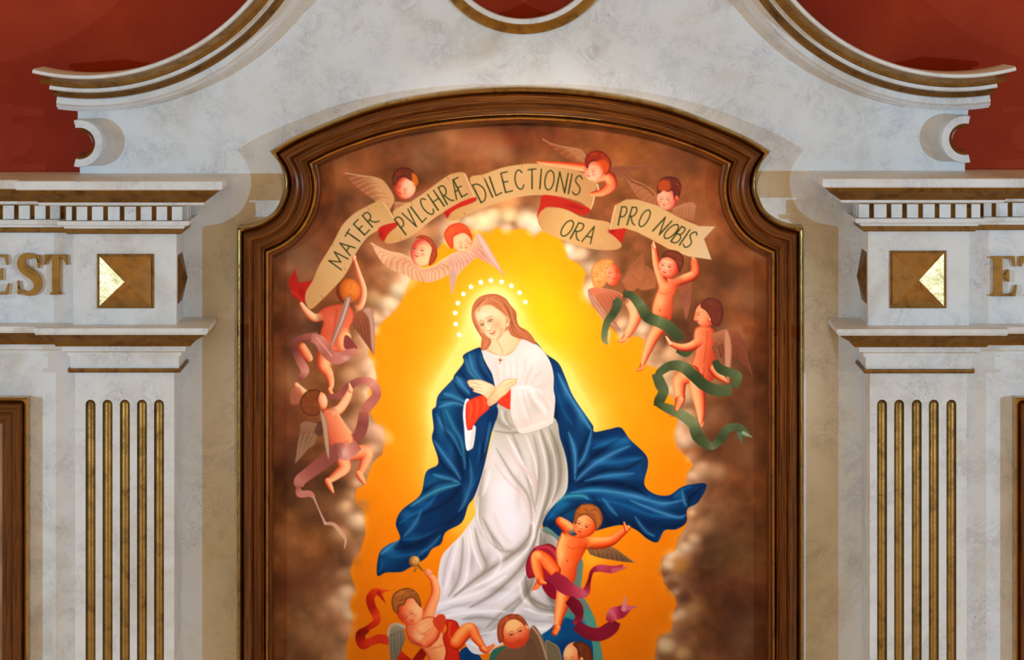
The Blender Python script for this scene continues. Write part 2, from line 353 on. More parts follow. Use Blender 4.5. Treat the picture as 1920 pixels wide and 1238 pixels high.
def entablature(side, dy, dyl, label):
    d = .243
    if side < 0: xa, xb = -3.2, lxa-.001; cut = dict(cut_left=(xa, 0), cut_right=(xb, -1)); flat = (xa, xb)
    else: xa, xb = rxb+.001, 3.2; cut = dict(cut_left=(xa, 1), cut_right=(xb, 0)); flat = (xa, xb)
    t = empty('entablature', ((xa+xb)/2, 0, ZL), label, 'entablature')
    P = lambda l: prof([(o, y+(dy if y < 500 else dyl)) for o, y in l], .32)
    w = lambda name, l, m: mesh(name, *wrap(0, 0, d, P(l), .002, **cut), m, t, True)
    mesh('marble_panel', *boxm(flat[0]-(.0105 if side > 0 else 0), flat[1]+(.008 if side < 0 else 0), -d, -.002, ZL, Z(664+dyl, .32)), MARBLE, t)
    w('lower_fillet', [(.0, 667.8), (.022, 667.8), (.024, 661), (.045, 659), (.047, 647.5), (0, 647.5)], MARBLE)
    w('lower_gilt_moulding', [(.0, 649.8), (.07, 649.8), (.078, 645), (.10, 638), (.135, 631), (.14, 629), (.0, 628.5)], GOLDD)
    w('lower_cornice', [(.0, 628.3), (.15, 628.3), (.158, 624), (.158, 616), (.15, 615.3), (0, 615)], MARBLE)
    mesh('frieze', *boxm(flat[0], flat[1], -d, -.002, Z(615.3+dyl, .47), Z(435.5+dy, .32)), MARBLE, t)
    cx0, cx1 = (xa, X(150)-.002) if side < 0 else (X(1809)+.002, xb)
    mesh('backing_block', *boxm(cx0, cx1, -.0015, YB-.002, ZL, P([(0, 357), (.222, 357), (.23, 341), (.225, 339.5), (0, 339)])[3][1]-.002), MARBLE, t)
    w('gilt_fillet', [(0, 439), (.022, 439), (.03, 437), (.032, 429), (0, 429)], GOLDD)
    w('architrave', [(0, 428.8), (.036, 428.8), (.04, 424), (.062, 423), (.066, 415), (0, 415)], MARBLE)
    w('dentil_ground', [(0, 414.8), (.022, 414.8), (.022, 381), (0, 381)], GOLDD)
    w('bed_moulding', [(0, 386), (.13, 386), (.14, 384), (.14, 380), (0, 380)], MARBLE)
    w('upper_gilt_moulding', [(0, 379.8), (.142, 379.8), (.15, 376), (.168, 370), (.196, 364), (.205, 361), (.212, 355.5), (0, 355.5)], GOLDD)
    w('upper_cornice', [(0, 357), (.222, 357), (.23, 355), (.23, 341), (.225, 339.5), (0, 339)], MARBLE)
    gaps = [89-29.7*i for i in range(8)] if side < 0 else [1864+31*i for i in range(8)]
    for i in range(len(gaps)-1):
        a, b = sorted((gaps[i], gaps[i+1])); 
        bevel(mesh('dentil', *boxm(X(a+4.6, d+.06), X(b-4.6, d+.06), -d-.046, -d-.0225, Z(414+dy, .32+.06), Z(388+dy, .32+.06)), MARBLE, t), .002)
    a, b = (93, 112) if side < 0 else (1845, 1860)
    bevel(mesh('dentil', *boxm(X(a, d+.06), X(b, d+.06), -d-.046, -d-.0225, Z(414+dy, .32+.06), Z(388+dy, .32+.06)), MARBLE, t), .002)
    # carved and gilded inscription
    y0, y1 = (552, 477) if side < 0 else (555, 480)
    spots = (('E', -27, 62), ('S', 30, 68), ('T', 82, 54)) if side < 0 else (('E', 1856, 68), ('T', 1910, 60))
    for ch, x, wd_ in spots:
        H = (y0-y1)/400*(15-d)/15; base = Z(y0, d); xx = X(x, d); parts = []
        k = wd_/68*H*(1.0 if ch != 'S' else 1.05)
        for pl in glyph(ch): parts.append(slab([(xx+p[0]*k*.95, base+p[1]*H) for p in pl], -d-.022, -d+.001))
        lo = bevel(mesh('letter', *join(parts), GOLD, t), .0035, 2)
    return t
entablature(-1, 0, 0, 'marble entablature with the gold letters EST and dentils left of the left pilaster')
entablature(1, -4.8, 1.5, 'marble entablature with the gold letters ET and dentils right of the right pilaster')

# two more pictures hang on the side panels, only their frame edges are in view
def side_picture(side, label):
    d = .243; t = empty('framed_picture', (X(-100 if side < 0 else 2020, d), -d, ZL), label, 'picture')
    xo = X(52, d+.08) if side < 0 else X(1903, d+.08); far = -3.1 if side < 0 else 3.1; ztop = Z(746, d+.08)
    if side < 0: pth = [(far, ztop), (xo, ztop), (xo, ZL+.01)]; sg = 1
    else: pth = [(xo, ZL+.01), (xo, ztop), (far, ztop)]; sg = 1
    mesh('gilt_edge', *sweep(pth, [(0, d+.02), (0, d+.075), (u(3), d+.082), (u(7), d+.075), (u(8), d+.06)], d+.001, sg), GOLDB, t, True)
    wf = mesh('wooden_frame', *sweep(pth, [(u(8), d+.06), (u(12), d+.085), (u(18), d+.09), (u(24), d+.08), (u(30), d+.065), (u(33), d+.07), (u(38), d+.06), (u(46), d+.04), (u(50), d+.03)], d+.001, sg), WOOD, t, True); flow(wf, [8/400, 12/400, 18/400, 24/400, .075, 33/400, 38/400, 46/400, 50/400], pth)
    a, b = sorted((far, xo+(u(47) if side > 0 else -u(47))))
    m, nt, bb = nmat('painted_canvas_side'); c = coords(nt); n = N(nt, 'ShaderNodeTexNoise', Scale=3.0, Detail=5.0); nt.links.new(c, n.inputs['Vector'])
    nt.links.new(cramp(nt, n.outputs[0], [(.3, (.2, .09, .04)), (.7, (.6, .36, .2))]), bb.inputs['Base Color'])
    mesh('canvas', *boxm(a, b, -d-.02, -d-.002, ZL+.02, ztop-u(47)), m, t)
side_picture(-1, 'brown wooden picture frame with gilt rim cut off at the left border')
side_picture(1, 'brown wooden picture frame with gilt rim cut off at the right border')
# ---------------------------------------------------------------- the painting on the canvas
# a small brush engine: shapes, limbs, wings, ribbons and folds are painted into an array that becomes
# the pigment colour of a finely divided canvas mesh
import numpy as np
PX0, PY0, PX1, PY1, RR = 490.0, 190.0, 1470.0, 1260.0, 1.6
PW, PH = int((PX1-PX0)*RR)//2*2, int((PY1-PY0)*RR)//2*2
IMG = np.zeros((PH, PW, 3), np.float32)
IDM = np.zeros((PH, PW), np.int16)
CLIP = None
FIGS = [('canvas', None)]
CUR = 0
rng = np.random.RandomState(7)

def fig(name, label=None):
    global CUR
    FIGS.append((name, label)); CUR = len(FIGS)-1
def refig(k):
    global CUR
    CUR = k
def C3(c): return np.array(c, np.float32)/255.0
def ramp(t, cols):
    cols = np.array(cols, np.float32)/255.0
    n = len(cols)-1
    t = np.clip(t, 0, 1)*n
    i = np.minimum(t.astype(int), n-1)
    f = (t-i)[..., None]
    return cols[i]*(1-f)+cols[i+1]*f
def sm(x, a, b):
    t = np.clip((x-a)/(b-a), 0, 1)
    return t*t*(3-2*t)
def crv(pts, closed=False, n=6, sharp=False):
    P = np.array(pts, float)
    if sharp or len(P) < 3: return P
    N = len(P); out = []
    for i in range(N if closed else N-1):
        if closed: a, b, c, d = P[i-1], P[i], P[(i+1) % N], P[(i+2) % N]
        else: a, b, c, d = P[max(i-1, 0)], P[i], P[i+1], P[min(i+2, N-1)]
        for k in range(n):
            t = k/n
            out.append(0.5*((2*b)+(-a+c)*t+(2*a-5*b+4*c-d)*t*t+(-a+3*b-3*c+d)*t**3)*1.0)
    if not closed: out.append(P[-1])
    return np.array(out)
def box(x0, y0, x1, y1):
    i0 = max(0, int((x0-PX0)*RR)); i1 = min(PW, int((x1-PX0)*RR)+2)
    j0 = max(0, int((y0-PY0)*RR)); j1 = min(PH, int((y1-PY0)*RR)+2)
    if i1 <= i0 or j1 <= j0: return None
    X = ((np.arange(i0, i1)+.5)/RR+PX0).astype(np.float32)[None, :]
    Y = ((np.arange(j0, j1)+.5)/RR+PY0).astype(np.float32)[:, None]
    return (slice(j0, j1), slice(i0, i1)), X, Y
def put(sl, col, a, ids=True):
    if CLIP is not None: a = a*CLIP[sl]
    IMG[sl] = IMG[sl]*(1-a[..., None])+col*a[..., None]
    if ids and CUR:
        m = IDM[sl]; m[a > .5] = CUR
def sdf(P, X, Y):
    d = np.full((Y.shape[0], X.shape[1]), 1e9, np.float32); ins = np.zeros(d.shape, bool)
    Q = np.roll(P, -1, 0)
    for (ax, ay), (bx, by) in zip(P, Q):
        ex, ey = bx-ax, by-ay; L = ex*ex+ey*ey
        if L < 1e-9: continue
        t = np.clip(((X-ax)*ex+(Y-ay)*ey)/L, 0, 1)
        np.minimum(d, (X-ax-t*ex)**2+(Y-ay-t*ey)**2, out=d)
        if ay != by:
            c = ((ay > Y) != (by > Y)) & (X < (ex*(Y-ay)/ey+ax))
            ins ^= c
    d = np.sqrt(d); return np.where(ins, d, -d)
def pmask(pts, fe=.5, sharp=False):
    P = crv(pts, True, 5, sharp)
    b = box(P[:, 0].min()-fe-2, P[:, 1].min()-fe-2, P[:, 0].max()+fe+2, P[:, 1].max()+fe+2)
    if b is None: return None
    sl, X, Y = b
    s = sdf(P.astype(np.float32), X, Y)
    return sl, X, Y, s, sm(s, -fe, fe)
def poly(pts, col, fe=.6, a=1, sharp=False, rim=None, rimw=6, grad=None, ids=True):
    r = pmask(pts, fe, sharp)
    if r is None: return
    sl, X, Y, s, m = r
    if grad:
        x0, y0, x1, y1 = grad; L = (x1-x0)**2+(y1-y0)**2
        c = ramp(((X-x0)*(x1-x0)+(Y-y0)*(y1-y0))/L, col)
    else: c = np.broadcast_to(C3(col), m.shape+(3,))
    if rim is not None:
        k = (1-sm(s, 0, rimw))[..., None]*.8
        c = c*(1-k)+C3(rim)*k
    put(sl, c, m*a, ids)
def clip(pts=None, sharp=False, add=False):
    global CLIP
    if pts is None: CLIP = None; return
    r = pmask(pts, .6, sharp)
    m = np.zeros((PH, PW), np.float32); m[r[0]] = r[4]
    CLIP = np.maximum(CLIP, m) if add and CLIP is not None else m
def _near(P, Wd, X, Y):
    best = np.full((Y.shape[0], X.shape[1]), 1e9, np.float32)
    w = np.ones_like(best); nx = np.zeros_like(best); ny = np.zeros_like(best); par = np.zeros_like(best)
    n = len(P)-1
    for i in range(n):
        ax, ay = P[i]; bx, by = P[i+1]; ex, ey = bx-ax, by-ay; L = ex*ex+ey*ey+1e-9
        t = np.clip(((X-ax)*ex+(Y-ay)*ey)/L, 0, 1)
        dx, dy = X-ax-t*ex, Y-ay-t*ey
        ww = Wd[i]*(1-t)+Wd[i+1]*t
        q = np.sqrt(dx*dx+dy*dy)/ww
        k = q < best
        best = np.where(k, q, best); w = np.where(k, ww, w)
        nx = np.where(k, dx/ww, nx); ny = np.where(k, dy/ww, ny); par = np.where(k, (i+t)/n, par)
    return best, w, nx, ny, par
def _line(pts, w, n=5, sharp=False):
    P = np.array(pts, float)
    if np.isscalar(w): w = [w]*len(P)
    if len(w) != len(P): w = np.interp(np.linspace(0, 1, len(P)), np.linspace(0, 1, len(w)), w)
    Q = crv(np.column_stack([P, w]), False, n, sharp)
    return Q[:, :2], np.maximum(Q[:, 2], .2)
def stroke(pts, w, col, a=1, soft=.35, ids=False, sharp=False, taper=False):
    """half width w, soft = share of the width that fades out"""
    P, Wd = _line(pts, w, 5, sharp)
    if taper: Wd = Wd*(.15+.85*np.sin(np.pi*np.linspace(0.02, .98, len(Wd))))
    M = Wd.max()+2
    b = box(P[:, 0].min()-M, P[:, 1].min()-M, P[:, 0].max()+M, P[:, 1].max()+M)
    if b is None: return
    sl, X, Y = b
    q, ww, nx, ny, par = _near(P, Wd, X, Y)
    aa = np.maximum(soft, .8/np.maximum(ww, .8))
    m = 1-sm(q, 1-aa, 1+.35*aa)
    c = ramp(par, col) if isinstance(col, list) else np.broadcast_to(C3(col), m.shape+(3,))
    put(sl, c, m*a, ids)
LDIR = (.45, -.35, .8)
def shade(nx, ny, L=None):
    L = np.array(L or LDIR); L = L/np.linalg.norm(L)
    z = np.sqrt(np.clip(1-nx*nx-ny*ny, 0, 1))
    return nx*L[0]+ny*L[1]+z*L[2]
SKIN = [(176, 66, 40), (206, 92, 60), (226, 126, 88), (240, 168, 126), (248, 206, 166)]
def limb(pts, w, cols=SKIN, L=None, a=1, n=5, ids=True, k=(.05, 1), fade=0):
    P, Wd = _line(pts, w, n)
    M = Wd.max()+2
    b = box(P[:, 0].min()-M, P[:, 1].min()-M, P[:, 0].max()+M, P[:, 1].max()+M)
    if b is None: return
    sl, X, Y = b
    q, ww, nx, ny, par = _near(P, Wd, X, Y)
    s = shade(nx, ny, L)
    m = 1-sm(q, 1-.9/np.maximum(ww, 1), 1+.4/np.maximum(ww, 1))
    if fade > 0: m = m*sm(par, 0, fade)
    if fade < 0: m = m*sm(1-par, 0, -fade)
    put(sl, ramp((s-k[0])/(k[1]-k[0]), cols), m*a, ids)
def ball(cx, cy, rx, ry, ang=0, cols=SKIN, L=None, a=1, ids=True, k=(.05, 1), fe=.8):
    M = max(rx, ry)+2
    b = box(cx-M, cy-M, cx+M, cy+M)
    if b is None: return
    sl, X, Y = b
    c, s = math.cos(math.radians(ang)), math.sin(math.radians(ang))
    u = ((X-cx)*c+(Y-cy)*s)/rx; v = (-(X-cx)*s+(Y-cy)*c)/ry
    q = np.sqrt(u*u+v*v); nx = u*c-v*s; ny = u*s+v*c
    m = 1-sm(q, 1-fe/min(rx, ry), 1+.4*fe/min(rx, ry))
    put(sl, ramp((shade(nx, ny, L)-k[0])/(k[1]-k[0]), cols), m*a, ids)
def blob(cx, cy, rx, ry, col, a=1, ang=0, p=1.0):
    M = max(rx, ry)*2.3
    b = box(cx-M, cy-M, cx+M, cy+M)
    if b is None: return
    sl, X, Y = b
    c, s = math.cos(math.radians(ang)), math.sin(math.radians(ang))
    u = ((X-cx)*c+(Y-cy)*s)/rx; v = (-(X-cx)*s+(Y-cy)*c)/ry
    put(sl, np.broadcast_to(C3(col), u.shape+(3,)), np.exp(-(u*u+v*v)**p)*a, False)
def fbm(seed, f, octs=5, sx=1, sy=1):
    r = np.random.RandomState(seed)
    X = (np.arange(PW)/RR)[None, :]/f*sx; Y = (np.arange(PH)/RR)[:, None]/f*sy
    out = np.zeros((PH, PW), np.float32); amp = 1; tot = 0
    for o in range(octs):
        g = r.rand(256, 256).astype(np.float32)
        x = X*2**o; y = Y*2**o
        xi = np.floor(x).astype(int); yi = np.floor(y).astype(int)
        fx = x-xi; fy = y-yi; fx = fx*fx*(3-2*fx); fy = fy*fy*(3-2*fy)
        xa, xb, ya, yb = xi % 256, (xi+1) % 256, yi % 256, (yi+1) % 256
        out += amp*((g[ya, xa]*(1-fx)+g[ya, xb]*fx)*(1-fy)+(g[yb, xa]*(1-fx)+g[yb, xb]*fx)*fy)
        tot += amp; amp *= .55
    return out/tot
def wing(lead, trail, cols, n=9, line=(120, 95, 75), la=.5, lightc=None, a=1):
    """lead and trail edges from root to tip; feathers run between them"""
    Lp, Tp = crv(lead), crv(trail)
    P = np.vstack([Lp, Tp[::-1]])
    c0 = Lp.mean(0); c1 = Tp.mean(0)
    poly(P, cols, .7, a, True, grad=(c0[0], c0[1], c1[0], c1[1]))
    global CLIP
    old = CLIP; r = pmask(P, .6, True)
    if r is not None:
        m = np.zeros((PH, PW), np.float32); m[r[0]] = r[4]; CLIP = m if old is None else m*old
        for k in range(n):
            t = (k+.5)/n
            A = Lp[int(t*.75*(len(Lp)-1))]; B = Tp[int(t*(len(Tp)-1))]
            M = (A+B)/2+(Tp[-1]-Tp[0])*.04
            stroke([A+(B-A)*.25, M, B], .8, line, la*a, .6)
            t2 = (k+1)/n
            A = Lp[int(t2*.75*(len(Lp)-1))]; B = Tp[int(min(t2, 1)*(len(Tp)-1))]
            stroke([A+(B-A)*.3, (A+B)/2+(Tp[-1]-Tp[0])*.04, B], 1.5, lightc or cols[0], .5*a, .7)
    CLIP = old
    stroke(lead, 1.6, cols[0], .8*a, .6)
def ribbon(pts, w, cols, sh):
    """pts with half widths w, sh = tone of each point on the ramp cols"""
    P, Wd = _line(pts, w)
    M = Wd.max()+2
    b = box(P[:, 0].min()-M, P[:, 1].min()-M, P[:, 0].max()+M, P[:, 1].max()+M)
    if b is None: return
    sl, X, Y = b
    q, ww, nx, ny, par = _near(P, Wd, X, Y)
    t = np.interp(par, np.linspace(0, 1, len(sh)), sh)
    t = t+.04*np.clip(nx-ny, -1, 1)
    m = (1-sm(q, 1-.9/np.maximum(ww, 1), 1+.4/np.maximum(ww, 1)))*((par > 1e-5) & (par < 1-1e-5))
    put(sl, ramp(t, cols), m, True)
def puff(cx, cy, r, cols, L=(0, 0, 1), a=1, fe=.35, ky=.85):
    """one soft billow of cloud lit from L, edge broken up by noise"""
    M = r*1.35
    b = box(cx-M, cy-M, cx+M, cy+M)
    if b is None: return
    sl, X, Y = b
    u = (X-cx)/r; v = (Y-cy)/(r*ky)
    q = np.sqrt(u*u+v*v)*(1+(n3[sl]-.5)*.9+(n2[sl]-.5)*.3)
    s_ = shade(np.clip(u, -1, 1), np.clip(v, -1, 1), L)+(n3[sl]-.5)*.35
    put(sl, ramp((s_+.1)/1.05, cols), (1-sm(q, 1-fe*1.6, 1.02))*a, False)
def body(pts, cols, x0, y0, x1, y1, rim=None, rimw=5):
    """a trunk: outline with tones running from the lit side to the dark side"""
    poly(pts, cols, .8, 1, grad=(x0, y0, x1, y1), rim=rim or (176, 66, 40), rimw=rimw)
def frame2(cx, cy, s, ang):
    c, sn = math.cos(math.radians(ang)), math.sin(math.radians(ang))
    return lambda u, v: (cx+s*(u*c-v*sn), cy+s*(u*sn+v*c))
def face(cx, cy, s, ang, yaw=0, eyes='open', dark=(110, 45, 30), lip=(190, 60, 50), br=.65, blush=(225, 90, 70), nose=(190, 100, 70), lw=1.0):
    """face details round (cx, cy); s = half height of the face; yaw shifts the features sideways"""
    T = frame2(cx, cy, s, ang); y = yaw
    for e in (-1, 1):
        ex = y*.35+e*.36*(1-.25*abs(y)); ew = .17*(1-.45*max(0, e*y))
        if eyes == 'open':
            stroke([T(ex-ew, 0), T(ex, -.07), T(ex+ew, 0)], .035*s*lw+.3, dark, .85, .5)
            stroke([T(ex-ew*.7, .03), T(ex+ew*.7, .03)], .05*s, (235, 215, 200), .5, .6)
            stroke([T(ex-.01, 0.0), T(ex+.01, .01)], .065*s, dark, .95, .5)
        else:
            stroke([T(ex-ew, -.02), T(ex, .07), T(ex+ew, 0)], .035*s*lw+.3, dark, .8, .5)
            blob(*T(ex, -.08), .16*s, .08*s, blush, .25, ang)
        stroke([T(ex-ew*1.3, -.17), T(ex, -.27), T(ex+ew*1.3, -.2)], .03*s+.3, dark, .45, .6)
        blob(*T(y*.3+e*.48, .33), .2*s, .17*s, blush, .5, ang)
    nx = y*.55
    stroke([T(y*.4-.02, -.1), T(nx+.03, .25)], .05*s, nose, .35, .7)
    stroke([T(nx-.1, .31), T(nx, .36), T(nx+.12, .31)], .04*s+.2, nose, .85, .5)
    blob(*T(nx, .24), .07*s, .07*s, (255, 225, 195), .5)
    stroke([T(y*.42-.17, .56), T(y*.45, .6), T(y*.42+.17, .55)], .055*s+.2, lip, .9, .5)
    stroke([T(y*.42-.09, .66), T(y*.42+.1, .66)], .05*s, lip, .35, .6)
    stroke([T(y*.4-.12, .77), T(y*.4+.12, .77)], .03*s+.2, nose, .35, .7)
GLY = {  # unit glyphs: (width, strokes), x right, y up
 'M': (.78, [[(0, 0), (.06, 1)], [(.06, 1), (.38, .3)], [(.38, .3), (.7, 1)], [(.7, 1), (.78, 0)]]),
 'A': (.56, [[(0, 0), (.3, 1)], [(.3, 1), (.56, 0)], [(.1, .36), (.46, .36)]]),
 'T': (.5, [[(.25, 0), (.25, 1)], [(0, .96), (.5, 1)]]),
 'E': (.44, [[(0, 0), (0, 1)], [(0, 1), (.4, 1)], [(0, .52), (.3, .52)], [(0, 0), (.44, .0)]]),
 'R': (.5, [[(0, 0), (0, 1)], [(0, .98), (.3, .98), (.4, .76), (.28, .53), (0, .47)], [(.12, .48), (.32, .14), (.54, .02)]]),
 'P': (.44, [[(0, 0), (0, 1)], [(0, .98), (.3, .98), (.42, .74), (.3, .48), (0, .44)]]),
 'V': (.5, [[(0, 1), (.24, 0)], [(.24, 0), (.5, 1)]]),
 'L': (.4, [[(0, 1), (0, 0)], [(0, 0), (.4, .05)]]),
 'C': (.52, [[(.5, .84), (.36, .98), (.16, .92), (.02, .6), (.06, .24), (.24, .02), (.42, .06), (.52, .2)]]),
 'H': (.5, [[(0, 0), (0, 1)], [(.5, 0), (.5, 1)], [(0, .5), (.5, .5)]]),
 'Z': (.86, [[(0, 0), (.36, 1)], [(.4, 0), (.4, 1)], [(.12, .4), (.4, .4)], [(.36, 1), (.76, 1)], [(.4, .52), (.7, .52)], [(.4, 0), (.84, .02)]]),
 'D': (.56, [[(0, 0), (0, 1)], [(0, .98), (.3, .92), (.52, .62), (.5, .3), (.28, .04), (0, .0)]]),
 'I': (.0, [[(0, 0), (0, 1)]]),
 'O': (.56, [[(.28, 1), (.08, .86), (0, .5), (.08, .14), (.28, 0), (.48, .14), (.56, .5), (.48, .86), (.28, 1)]]),
 'N': (.54, [[(0, 0), (0, 1)], [(0, 1), (.54, 0)], [(.54, 0), (.54, 1)]]),
 'B': (.46, [[(0, 0), (0, 1)], [(0, .98), (.28, .97), (.36, .76), (.26, .55), (0, .52)], [(.26, .53), (.44, .38), (.42, .12), (.24, .0), (0, 0)]]),
 'S': (.46, [[(.44, .86), (.28, 1), (.08, .88), (.08, .66), (.4, .4), (.42, .14), (.22, 0), (0, .12)]]),
 ' ': (.25, []),
}
def word(txt, base, h, shear=0, w=1.5, gap=.24, col=(42, 58, 30)):
    B = crv(base, False, 12)
    d = np.r_[0, np.cumsum(np.hypot(*np.diff(B, axis=0).T))]; tot = d[-1]
    ws = [GLY[c][0] for c in txt]
    sc = tot/(sum(ws)+gap*(len(ws)-1)); pos = 0
    for c, gw in zip(txt, ws):
        s0 = pos*sc; s1 = s0+max(gw, .1)*sc
        p0 = np.array([np.interp(s0, d, B[:, k]) for k in (0, 1)]); p1 = np.array([np.interp(min(s1, tot)+.01, d, B[:, k]) for k in (0, 1)])
        if s1 > tot: p1 = p0+(B[-1]-B[-6])/np.hypot(*(B[-1]-B[-6]))*(s1-s0)
        e = (p1-p0)/np.hypot(*(p1-p0)); nrm = np.array([e[1], -e[0]])
        for st in GLY[c][1]:
            pts = [tuple(p0+e*(x*sc+shear*y*h)+nrm*y*h) for x, y in st]
            stroke(pts, w, col, .95, .5, sharp=len(st) < 3)
            if len(st) < 3 and st[0][0] == st[1][0]: stroke([pts[0], tuple(np.array(pts[0])*.3+np.array(pts[1])*.7)], w*1.2, col, .6, .6, sharp=True)
        pos += gw+gap
# ---- background: brown clouds
n1, n2, n3 = fbm(1, 120), fbm(2, 60), fbm(3, 26, 4)
gx = ((np.arange(PW)+.5)/RR+PX0)[None, :]; gy = ((np.arange(PH)+.5)/RR+PY0)[:, None]
t = np.clip((n1-.5)*1.3+(n2-.5)*.9+.5-.0002*(gy-500), 0, 1)
IMG[:] = ramp(t, [(62, 36, 24), (92, 54, 32), (120, 72, 42), (148, 92, 56), (176, 122, 82)])
k = (np.clip((n2-.5)*3+.25, 0, 1)*np.clip(1.25-(gy-200)/700, .2, 1))[..., None]*.5
IMG[:] = IMG*(1-k)+C3((158, 74, 38))*k
for x, y, rx, ry, c, a in [
    (640, 320, 60, 40, (196, 120, 74), .6), (760, 280, 80, 26, (150, 90, 60), .5), (820, 262, 50, 20, (186, 118, 72), .5),
    (865, 300, 60, 26, (170, 98, 55), .5), (925, 262, 60, 24, (182, 70, 34), .6), (1020, 262, 50, 20, (142, 70, 48), .5),
    (1190, 285, 90, 30, (168, 96, 44), .6), (1260, 300, 40, 24, (136, 76, 56), .55), (1330, 350, 50, 50, (158, 88, 52), .6),
    (560, 470, 30, 60, (120, 62, 46), .6), (600, 440, 30, 30, (150, 82, 60), .5), (545, 620, 40, 50, (104, 56, 40), .7),
    (570, 700, 60, 40, (168, 110, 70), .5), (545, 780, 30, 60, (110, 56, 42), .6), (560, 850, 60, 40, (120, 70, 50), .6),
    (570, 950, 60, 30, (140, 92, 50), .6), (600, 1010, 60, 40, (150, 96, 54), .6), (550, 1110, 40, 40, (110, 62, 44), .7),
    (585, 1175, 50, 44, (176, 134, 90), .7), (560, 1220, 60, 30, (140, 96, 58), .6), (620, 1060, 50, 30, (106, 60, 38), .6),
    (630, 1120, 40, 30, (182, 134, 96), .7), (600, 1090, 26, 24, (120, 66, 48), .6), (645, 1160, 22, 30, (170, 110, 76), .6),
    (1400, 470, 50, 40, (158, 90, 50), .5), (1410, 560, 40, 50, (150, 84, 44), .5), (1390, 620, 30, 60, (146, 82, 46), .5),
    (1330, 690, 60, 60, (176, 110, 66), .45), (1380, 850, 60, 40, (140, 80, 46), .5), (1350, 930, 60, 40, (140, 86, 50), .5),
    (1370, 1010, 60, 50, (92, 62, 38), .7), (1330, 1040, 40, 30, (76, 52, 34), .5), (1400, 1060, 50, 40, (100, 76, 50), .5),
    (1310, 1095, 40, 26, (92, 52, 38), .6), (1380, 1105, 40, 30, (120, 62, 44), .5), (1370, 1170, 40, 50, (80, 46, 36), .6),
    (1300, 1160, 50, 40, (140, 88, 40), .7), (1340, 1220, 60, 30, (100, 62, 42), .6), (1420, 1160, 30, 60, (84, 48, 34), .6),
    (1400, 900, 50, 20, (150, 84, 48), .5), (1310, 870, 60, 20, (150, 84, 50), .6), (1420, 760, 40, 60, (120, 72, 46), .5)]:
    blob(x, y, rx, ry, c, a)
IMG[:] *= np.array([.93, .86, .74], np.float32)
k = ((n3-.5)*.16)[..., None]
IMG[:] = np.clip(IMG*(1+k), 0, 1)
# ---- the golden opening
OPEN = [(766, 526), (764, 545), (750, 570), (735, 588), (722, 600), (706, 618), (700, 640), (692, 664), (704, 690), (705, 712), (690, 734),
        (694, 770), (706, 794), (719, 800), (720, 823), (716, 853), (699, 868), (686, 907), (667, 922), (669, 946), (681, 958), (684, 1003), (676, 1035),
        (664, 1046), (659, 1074), (666, 1104), (657, 1135), (662, 1165), (650, 1202), (650, 1240), (650, 1300), (1226, 1300), (1227, 1240), (1234, 1194),
        (1258, 1184), (1262, 1151), (1268, 1134), (1263, 1114), (1246, 1094), (1240, 1063), (1244, 1043), (1263, 1034), (1271, 1009), (1288, 982), (1290, 945),
        (1288, 908), (1286, 889), (1298, 873), (1284, 852), (1268, 834), (1265, 810), (1270, 793), (1262, 747), (1250, 735), (1236, 690), (1208, 684),
        (1210, 645), (1195, 630), (1163, 633), (1130, 600), (1106, 570), (1092, 545), (1098, 511), (1084, 495), (1068, 486), (1058, 466), (1052, 448), (1023, 433),
        (1000, 438), (982, 427), (957, 433), (933, 428), (909, 436), (886, 428), (860, 440), (838, 452), (821, 466), (800, 490), (775, 505)]
P0 = crv(OPEN, True, 4)
r_ = np.random.RandomState(3)
jit = np.array([[np.interp(i, np.arange(0, len(P0)+8, 3), j) for j in r_.randn(2, len(np.arange(0, len(P0)+8, 3)))*1.3] for i in range(len(P0))])
P0 = P0+jit
# pale cloud rims on the lit side of the opening
clip(P0, True); INOPEN = CLIP.copy(); clip()
bb0 = box(PX0, PY0, PX1, PY1); DIST = sdf(P0[::2].astype(np.float32), bb0[1], bb0[2])
w = np.clip(n2*1.5-.25, 0, 1)
rimamt = np.exp(DIST/(10+26*w))*(DIST < 0)*(.35+.75*w)*np.clip(1.2-(gy-430)/1400, .5, 1)
rimamt[:, :] *= np.where(gy > 1235, 1, 1)
k = np.clip(rimamt, 0, .85)[..., None]
IMG[:] = IMG*(1-k)+ramp(n3*.8+.1+(0*gx), [(214, 140, 96), (222, 170, 126), (232, 196, 156), (238, 208, 176)])*k
CR1 = [(146, 92, 62), (172, 112, 76), (196, 138, 98), (226, 184, 146), (240, 212, 178)]
CR2 = [(84, 48, 32), (120, 70, 44), (150, 94, 62), (180, 122, 84), (202, 150, 110)]
CR3 = [(64, 38, 26), (92, 56, 36), (120, 76, 48), (146, 96, 64), (170, 120, 84)]
rc = np.random.RandomState(11)
cen = np.array([975, 800])
